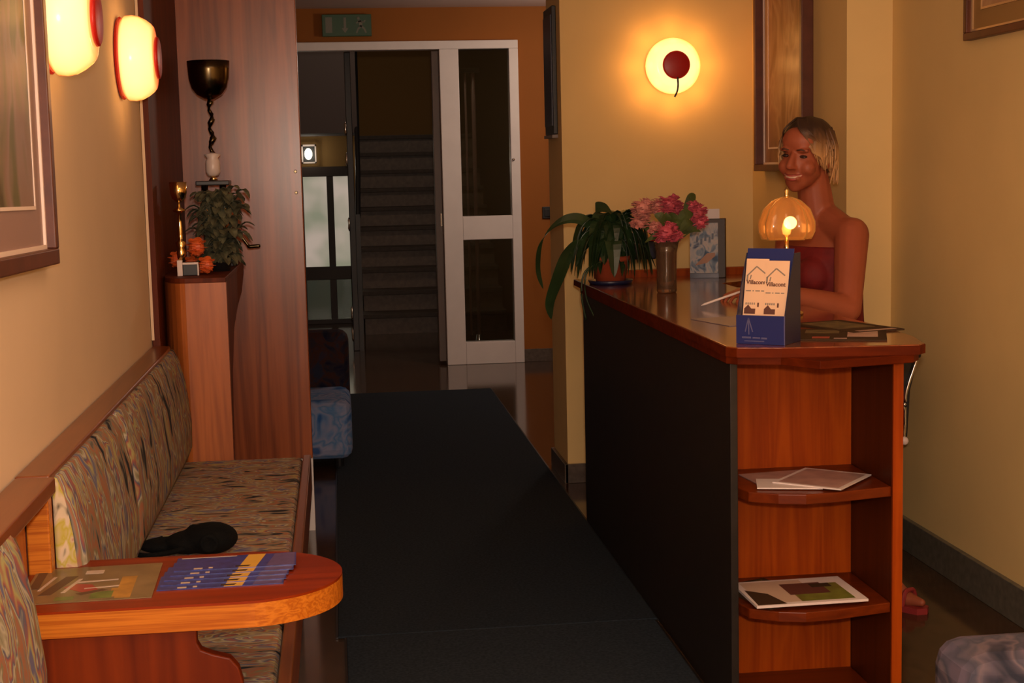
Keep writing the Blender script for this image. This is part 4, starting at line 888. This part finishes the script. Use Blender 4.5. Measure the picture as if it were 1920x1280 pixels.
# bust
for s in (-1, 1): ell(body, Vector((1.505, 4.515, 0.955)) + Ld * s * 0.058 + Fd * 0.070, (0.052, 0.052, 0.052))
LE = Vector((1.490, 4.235, 0.868)); LW = Vector((1.285, 4.190, 0.922))
capsule(body, LS, LE, 0.053, 0.041); capsule(body, LE, LE + (LW - LE) * 0.35, 0.041, 0.039); capsule(body, LE + (LW - LE) * 0.35, LW, 0.039, 0.026)
RE = Vector((1.405, 4.60, 0.905)); RW = Vector((1.245, 4.425, 0.918))
capsule(body, RS, RE, 0.045, 0.036); capsule(body, RE, RW, 0.036, 0.023)
def hand(bm, w, d, side, curl=0.35, s=0.92):
    """w wrist, d pointing direction, side unit vector towards the thumb; palm down"""
    d = d.normalized(); n = Vector((0, 0, 1)); s_ = (side - d * side.dot(d)).normalized()
    k0 = w + d * 0.082 * s
    M_ = Matrix((s_, d, n)).transposed()
    ell(bm, w + d * 0.048 * s + n * -0.001, (0.036 * s, 0.048 * s, 0.015 * s), M_)
    lens = (0.068, 0.076, 0.071, 0.056)
    for i, L in enumerate(lens):
        base = w + d * (0.080 - 0.004 * abs(i - 1)) * s + s_ * (0.027 - 0.0185 * i) * s
        dirx = (d + s_ * (0.09 - 0.07 * i)).normalized()
        a = base; r = 0.0078 * s; c = curl
        for j, f_ in enumerate((0.45, 0.31, 0.24)):
            b2 = a + (dirx * math.cos(c * j + 0.1) - n * math.sin(c * j + 0.1)) * L * f_ * s * 1.05
            capsule(bm, a, b2, r, r * 0.93); a = b2; r *= 0.93
    tb_ = w + d * 0.022 * s + s_ * 0.028 * s
    t1 = tb_ + (d * 0.7 + s_ * 0.75).normalized() * 0.034 * s - n * 0.004; t2_ = t1 + (d * 0.95 + s_ * 0.25).normalized() * 0.028 * s - n * 0.004
    capsule(bm, tb_ - s_ * 0.008, t1, 0.012 * s, 0.0095 * s); capsule(bm, t1, t2_, 0.0095 * s, 0.008 * s)
hand(body, LW + Vector((-0.008, 0, 0)), Vector((-1, -0.10, -0.16)), Vector((0.05, 1, 0)), 0.30)
hand(body, RW, Vector((-0.8, -0.75, -0.12)), Vector((0.7, -0.7, 0)), 0.45)
# legs
hipL = Vector((1.555, 4.545, 0.56)) + Ld * 0.085; hipR = Vector((1.555, 4.545, 0.56)) - Ld * 0.085
KL = Vector((1.415, 4.16, 0.555)); AL = Vector((1.560, 4.15, 0.105)); KR = Vector((1.375, 4.55, 0.56)); AR = Vector((1.43, 4.56, 0.105))
for h_, k_, a_, toe in ((hipL, KL, AL, Vector((0.50, -0.86, 0))), (hipR, KR, AR, Vector((-0.75, -0.66, 0)))):
    capsule(body, h_, k_, 0.080, 0.055); mid = k_ + (a_ - k_) * 0.32; capsule(body, k_, mid, 0.052, 0.052); capsule(body, mid, a_, 0.052, 0.030)
    heel = a_ + Vector((0, 0, -0.062)) - toe * 0.025; ball = a_ + toe * 0.11 + Vector((0, 0, -0.074))
    capsule(body, a_, heel, 0.030, 0.024); capsule(body, heel, ball, 0.024, 0.022); capsule(body, a_ - Vector((0, 0, 0.01)), ball, 0.028, 0.018); capsule(body, ball, ball + toe * 0.045, 0.021, 0.012)
# head (local frame: face towards -Y)
YAW = -math.radians(46); HR = Matrix.Rotation(YAW, 3, 'Z') @ Matrix.Rotation(math.radians(5), 3, 'Y') @ Matrix.Rotation(math.radians(4), 3, 'X')
def H(x, y, z): return HC + HR @ Vector((x, y, z))
def hell(bm, c, r): ell(bm, H(*c), r, HR)
def hcap(bm, a, b2, ra, rb): capsule(bm, H(*a), H(*b2), ra, rb)
hell(body, (0, 0.020, 0.030), (0.070, 0.086, 0.078)); hell(body, (0, -0.028, -0.025), (0.060, 0.056, 0.072)); hell(body, (0, -0.050, -0.070), (0.038, 0.032, 0.030))
hell(body, (0, -0.060, -0.090), (0.021, 0.018, 0.014)); hell(body, (0, -0.045, 0.050), (0.055, 0.040, 0.045))
for s in (-1, 1):
    hell(body, (s * 0.036, -0.054, -0.028), (0.025, 0.025, 0.026)); hcap(body, (s * 0.037, -0.012, -0.046), (s * 0.012, -0.050, -0.080), 0.020, 0.016)
    hell(body, (s * 0.070, 0.012, -0.010), (0.007, 0.016, 0.026)); hell(body, (s * 0.030, -0.074, 0.026), (0.022, 0.010, 0.007))
hcap(body, (0, -0.078, 0.012), (0, -0.100, -0.021), 0.0095, 0.0125)
for s in (-1, 1): hell(body, (s * 0.010, -0.089, -0.026), (0.008, 0.010, 0.007))
hcap(body, (-0.018, -0.078, -0.058), (0.018, -0.078, -0.058), 0.011, 0.011)
me = blend(body, 0.0042, 8)
# sculpt: eye sockets, smile folds
def dent(c, r, depth):
    cc = H(*c); dv = HR @ Vector((0, 1, 0))
    for v in me.vertices:
        d = (v.co - cc).length
        if d < r: v.co += dv * depth * (0.5 + 0.5 * math.cos(PI * d / r))
for s in (-1, 1):
    dent((s * 0.030, -0.083, 0.006), 0.018, 0.008); dent((s * 0.033, -0.082, -0.050), 0.014, 0.004)
dent((0, -0.088, -0.058), 0.020, 0.004)
for v in me.vertices: v.co -= off
bo = obj('body', me, M_skin, pw)
hd = lambda nm, bm_, m, **k: obj(nm, bm_, m, pw, smooth=True, **k)
def shift(bm_):
    for v in bm_.verts: v.co -= off
    return bm_
for s in (-1, 1):
    b_ = nb(); hell(b_, (s * 0.030, -0.071, 0.007), (0.0125, 0.009, 0.0052)); hd('eye', shift(b_), M_eyewhite)
    b_ = nb(); tube(b_, [H(s * 0.014, -0.084, 0.0265), H(s * 0.030, -0.086, 0.0295), H(s * 0.047, -0.073, 0.0225)], [0.002, 0.0032, 0.0015], 8); hd('eyebrow', shift(b_), M_brow)
b_ = nb(); tube(b_, smooth_path([H(-0.027, -0.072, -0.049), H(-0.014, -0.085, -0.0545), H(0, -0.090, -0.0555), H(0.014, -0.085, -0.0545), H(0.027, -0.072, -0.049)], 4), 0.0042, 8); hd('teeth', shift(b_), M_teeth)
b_ = nb(); tube(b_, smooth_path([H(-0.030, -0.070, -0.047), H(-0.014, -0.086, -0.0495), H(0, -0.092, -0.0505), H(0.014, -0.086, -0.0495), H(0.030, -0.070, -0.047)], 4), 0.0030, 8)
tube(b_, smooth_path([H(-0.029, -0.070, -0.050), H(-0.014, -0.084, -0.0610), H(0, -0.089, -0.0630), H(0.014, -0.084, -0.0610), H(0.029, -0.070, -0.050)], 4), 0.0040, 8); hd('lips', shift(b_), M_lips)
# hair: a cap of combed strands, open at the face
hb = nb(); NA, NP = 96, 26; rnd = random.Random(2); grid = []
for i in range(NA):
    th_ = 2 * PI * i / NA                      # 0 = front
    af = abs(((th_ + PI) % (2 * PI)) - PI)
    sgn = 1 if math.sin(th_) > 0 else -1
    # lower end of hair in local z for this azimuth
    edge = math.radians(40)
    if af < edge: zl = 0.072 - 0.012 * (af / edge)
    elif af < math.radians(78): zl = 0.060 - 0.075 * (af - edge) / math.radians(38)
    elif af < math.radians(110): zl = -0.015 - 0.040 * (af - math.radians(78)) / math.radians(32)
    else: zl = -0.055 - 0.030 * min(1, (af - math.radians(110)) / math.radians(40))
    if sgn > 0 and math.radians(12) < af < math.radians(80):
        zl = min(zl, 0.066 - 0.085 * (af - math.radians(12)) / math.radians(58))
    zl += rnd.uniform(-0.008, 0.006)
    col_ = []
    for j in range(NP + 1):
        t = j / NP; z = 0.122 + (zl - 0.122) * t ** 0.9
        # profile radius at height z
        q = max(-1, min(1, (z - 0.025) / 0.097)); 
        rad = math.sqrt(max(0, 1 - q * q)) if z > 0.025 else 1.0 - 0.12 * ((0.025 - z) / 0.09) ** 1.5
        rip = 1 + 0.018 * math.sin(i * 2.1) + 0.014 * noise.noise(Vector((i * 0.9, j * 0.15, 0)))
        x = 0.080 * rad * rip * math.sin(th_); y = 0.016 - 0.096 * rad * rip * math.cos(th_)
        if j == 0: x *= 0.2; y = 0.016 + (y - 0.016) * 0.2
        if t > 0.85 and af > 1.2: x *= 1 - 0.06 * (t - 0.85) / 0.15
        col_.append(hb.verts.new((x, y, z)))
    grid.append(col_)
for i in range(NA):
    a, b2 = grid[i], grid[(i + 1) % NA]
    for j in range(NP): hb.faces.new((a[j], a[j + 1], b2[j + 1], b2[j]))
hb.faces.new([g_[0] for g_ in grid])
hair = obj('hair', hb, M_hair, pw, smooth=True, solid=0.010); hair.modifiers['solid'].offset = -0.6
hair.matrix_local = Matrix.Translation(HC - off) @ HR.to_4x4()
lk = nb(); rnd = random.Random(8)
for k in range(70):   # loose locks around sides and nape, and swept fringe
    a0 = rnd.uniform(math.radians(62), math.radians(298))
    s1, c1 = math.sin(a0), math.cos(a0)
    e = 0.082; zt = rnd.uniform(0.02, 0.09); zb = -0.05 + rnd.uniform(-0.035, 0.02)
    if abs(((a0 + PI) % (2 * PI)) - PI) < math.radians(95): zb = -0.01 + rnd.uniform(-0.03, 0.02)
    r0 = math.sqrt(max(0.1, 1 - ((zt - 0.025) / 0.1) ** 2))
    P = [(e * r0 * s1, 0.016 - 0.098 * r0 * c1, zt), (e * 1.05 * s1, 0.016 - 0.102 * c1, (zt + zb) / 2), (e * rnd.uniform(0.85, 1.12) * s1, 0.016 - 0.10 * rnd.uniform(0.85, 1.1) * c1, zb)]
    tube(lk, smooth_path(P, 4), [0.0045 * (1 - abs(i - 3) / 9.5) for i in range(9)], 6)
for k in range(30):   # side-swept fringe from a parting on her right
    u = k / 29; jt = rnd.uniform(-0.006, 0.006); P = [(-0.018 + 0.03 * u, -0.030, 0.119), (0.014 + 0.032 * u, -0.078 + 0.014 * u, 0.092 - 0.01 * u + jt * 0.3), (0.043 + 0.030 * u + jt * 0.4, -0.066 + 0.046 * u, 0.052 - 0.02 * u), (0.060 + 0.018 * u + jt, -0.046 + 0.042 * u, 0.004 - 0.04 * u + jt * 2)]
    tube(lk, smooth_path(P, 4), [0.0036 * (1 - i / 15) for i in range(13)], 6)
for k in range(12):
    u = k / 11; P = [(-0.020, -0.030, 0.118), (-0.040 - 0.01 * u, -0.070 + 0.02 * u, 0.085), (-0.058 - 0.012 * u, -0.045 + 0.03 * u, 0.045)]
    tube(lk, smooth_path(P, 4), [0.004 * (1 - i / 11) for i in range(9)], 6)
lo = obj('hair_locks', lk, M_hair, pw, smooth=True); lo.matrix_local = Matrix.Translation(HC - off) @ HR.to_4x4()
# dress
dr = nb()
ds = [(c, a + 0.010, b2 + 0.012) for c, a, b2 in secs if 0.50 <= c[2] <= 0.95]
ds.append(((1.500, 4.513, 1.000), 0.150, 0.093)); ds.append(((1.498, 4.513, 1.042), 0.150, 0.080))
ring_loft(dr, ds)
for s in (-1, 1): ell(dr, Vector((1.505, 4.515, 0.955)) + Ld * s * 0.058 + Fd * 0.074, (0.058, 0.058, 0.058))
for h_, k_ in ((hipL, KL), (hipR, KR)): capsule(dr, h_, h_ + (k_ - h_) * 0.75, 0.092, 0.075)
dm = blend(dr, 0.006, 4)
for v in dm.vertices: v.co -= off
obj('dress', dm, M_dress, pw)
b_ = nb()
for a_, toe in ((AL, Vector((0.50, -0.86, 0))), (AR, Vector((-0.75, -0.66, 0)))):
    heel = a_ + Vector((0, 0, -0.098)) - toe * 0.04; s_ = toe.cross(Up)
    pts = [heel + s_ * 0.028, heel - toe * 0.01, heel - s_ * 0.028, heel + toe * 0.12 - s_ * 0.040, heel + toe * 0.20 - s_ * 0.025, heel + toe * 0.215, heel + toe * 0.20 + s_ * 0.028, heel + toe * 0.12 + s_ * 0.040]
    bb = nb(); prism(bb, [(p.x - off.x, p.y - off.y) for p in pts], 0.0, 0.018)
    ball = a_ + toe * 0.11 + Vector((0, 0, -0.074)) - off
    tube(bb, smooth_path([ball + s_ * 0.032 + Vector((0, 0, -0.015)), ball + s_ * 0.02 + Vector((0, 0, 0.022)), ball + Vector((0, 0, 0.028)), ball - s_ * 0.02 + Vector((0, 0, 0.022)), ball - s_ * 0.032 + Vector((0, 0, -0.015))]), 0.007, 8)
    obj('sandal', bb, M_pinkthing, pw)
# pen
pn = thing('pen', 'slim pale pen held in the hand on the counter', 'pen', (1.095, 4.155, 0.905))
b_ = nb(); tube(b_, [(-0.065, 0.008, -0.006), (-0.055, 0.006, -0.002), (0.055, -0.01, 0.035)], [0.001, 0.0035, 0.0035], 10); obj('barrel', b_, M_paper, pn, smooth=True)
b_ = nb(); tube(b_, [(0.055, -0.01, 0.035), (0.066, -0.012, 0.039)], 0.003, 8); obj('button', b_, M_black, pn, smooth=True)
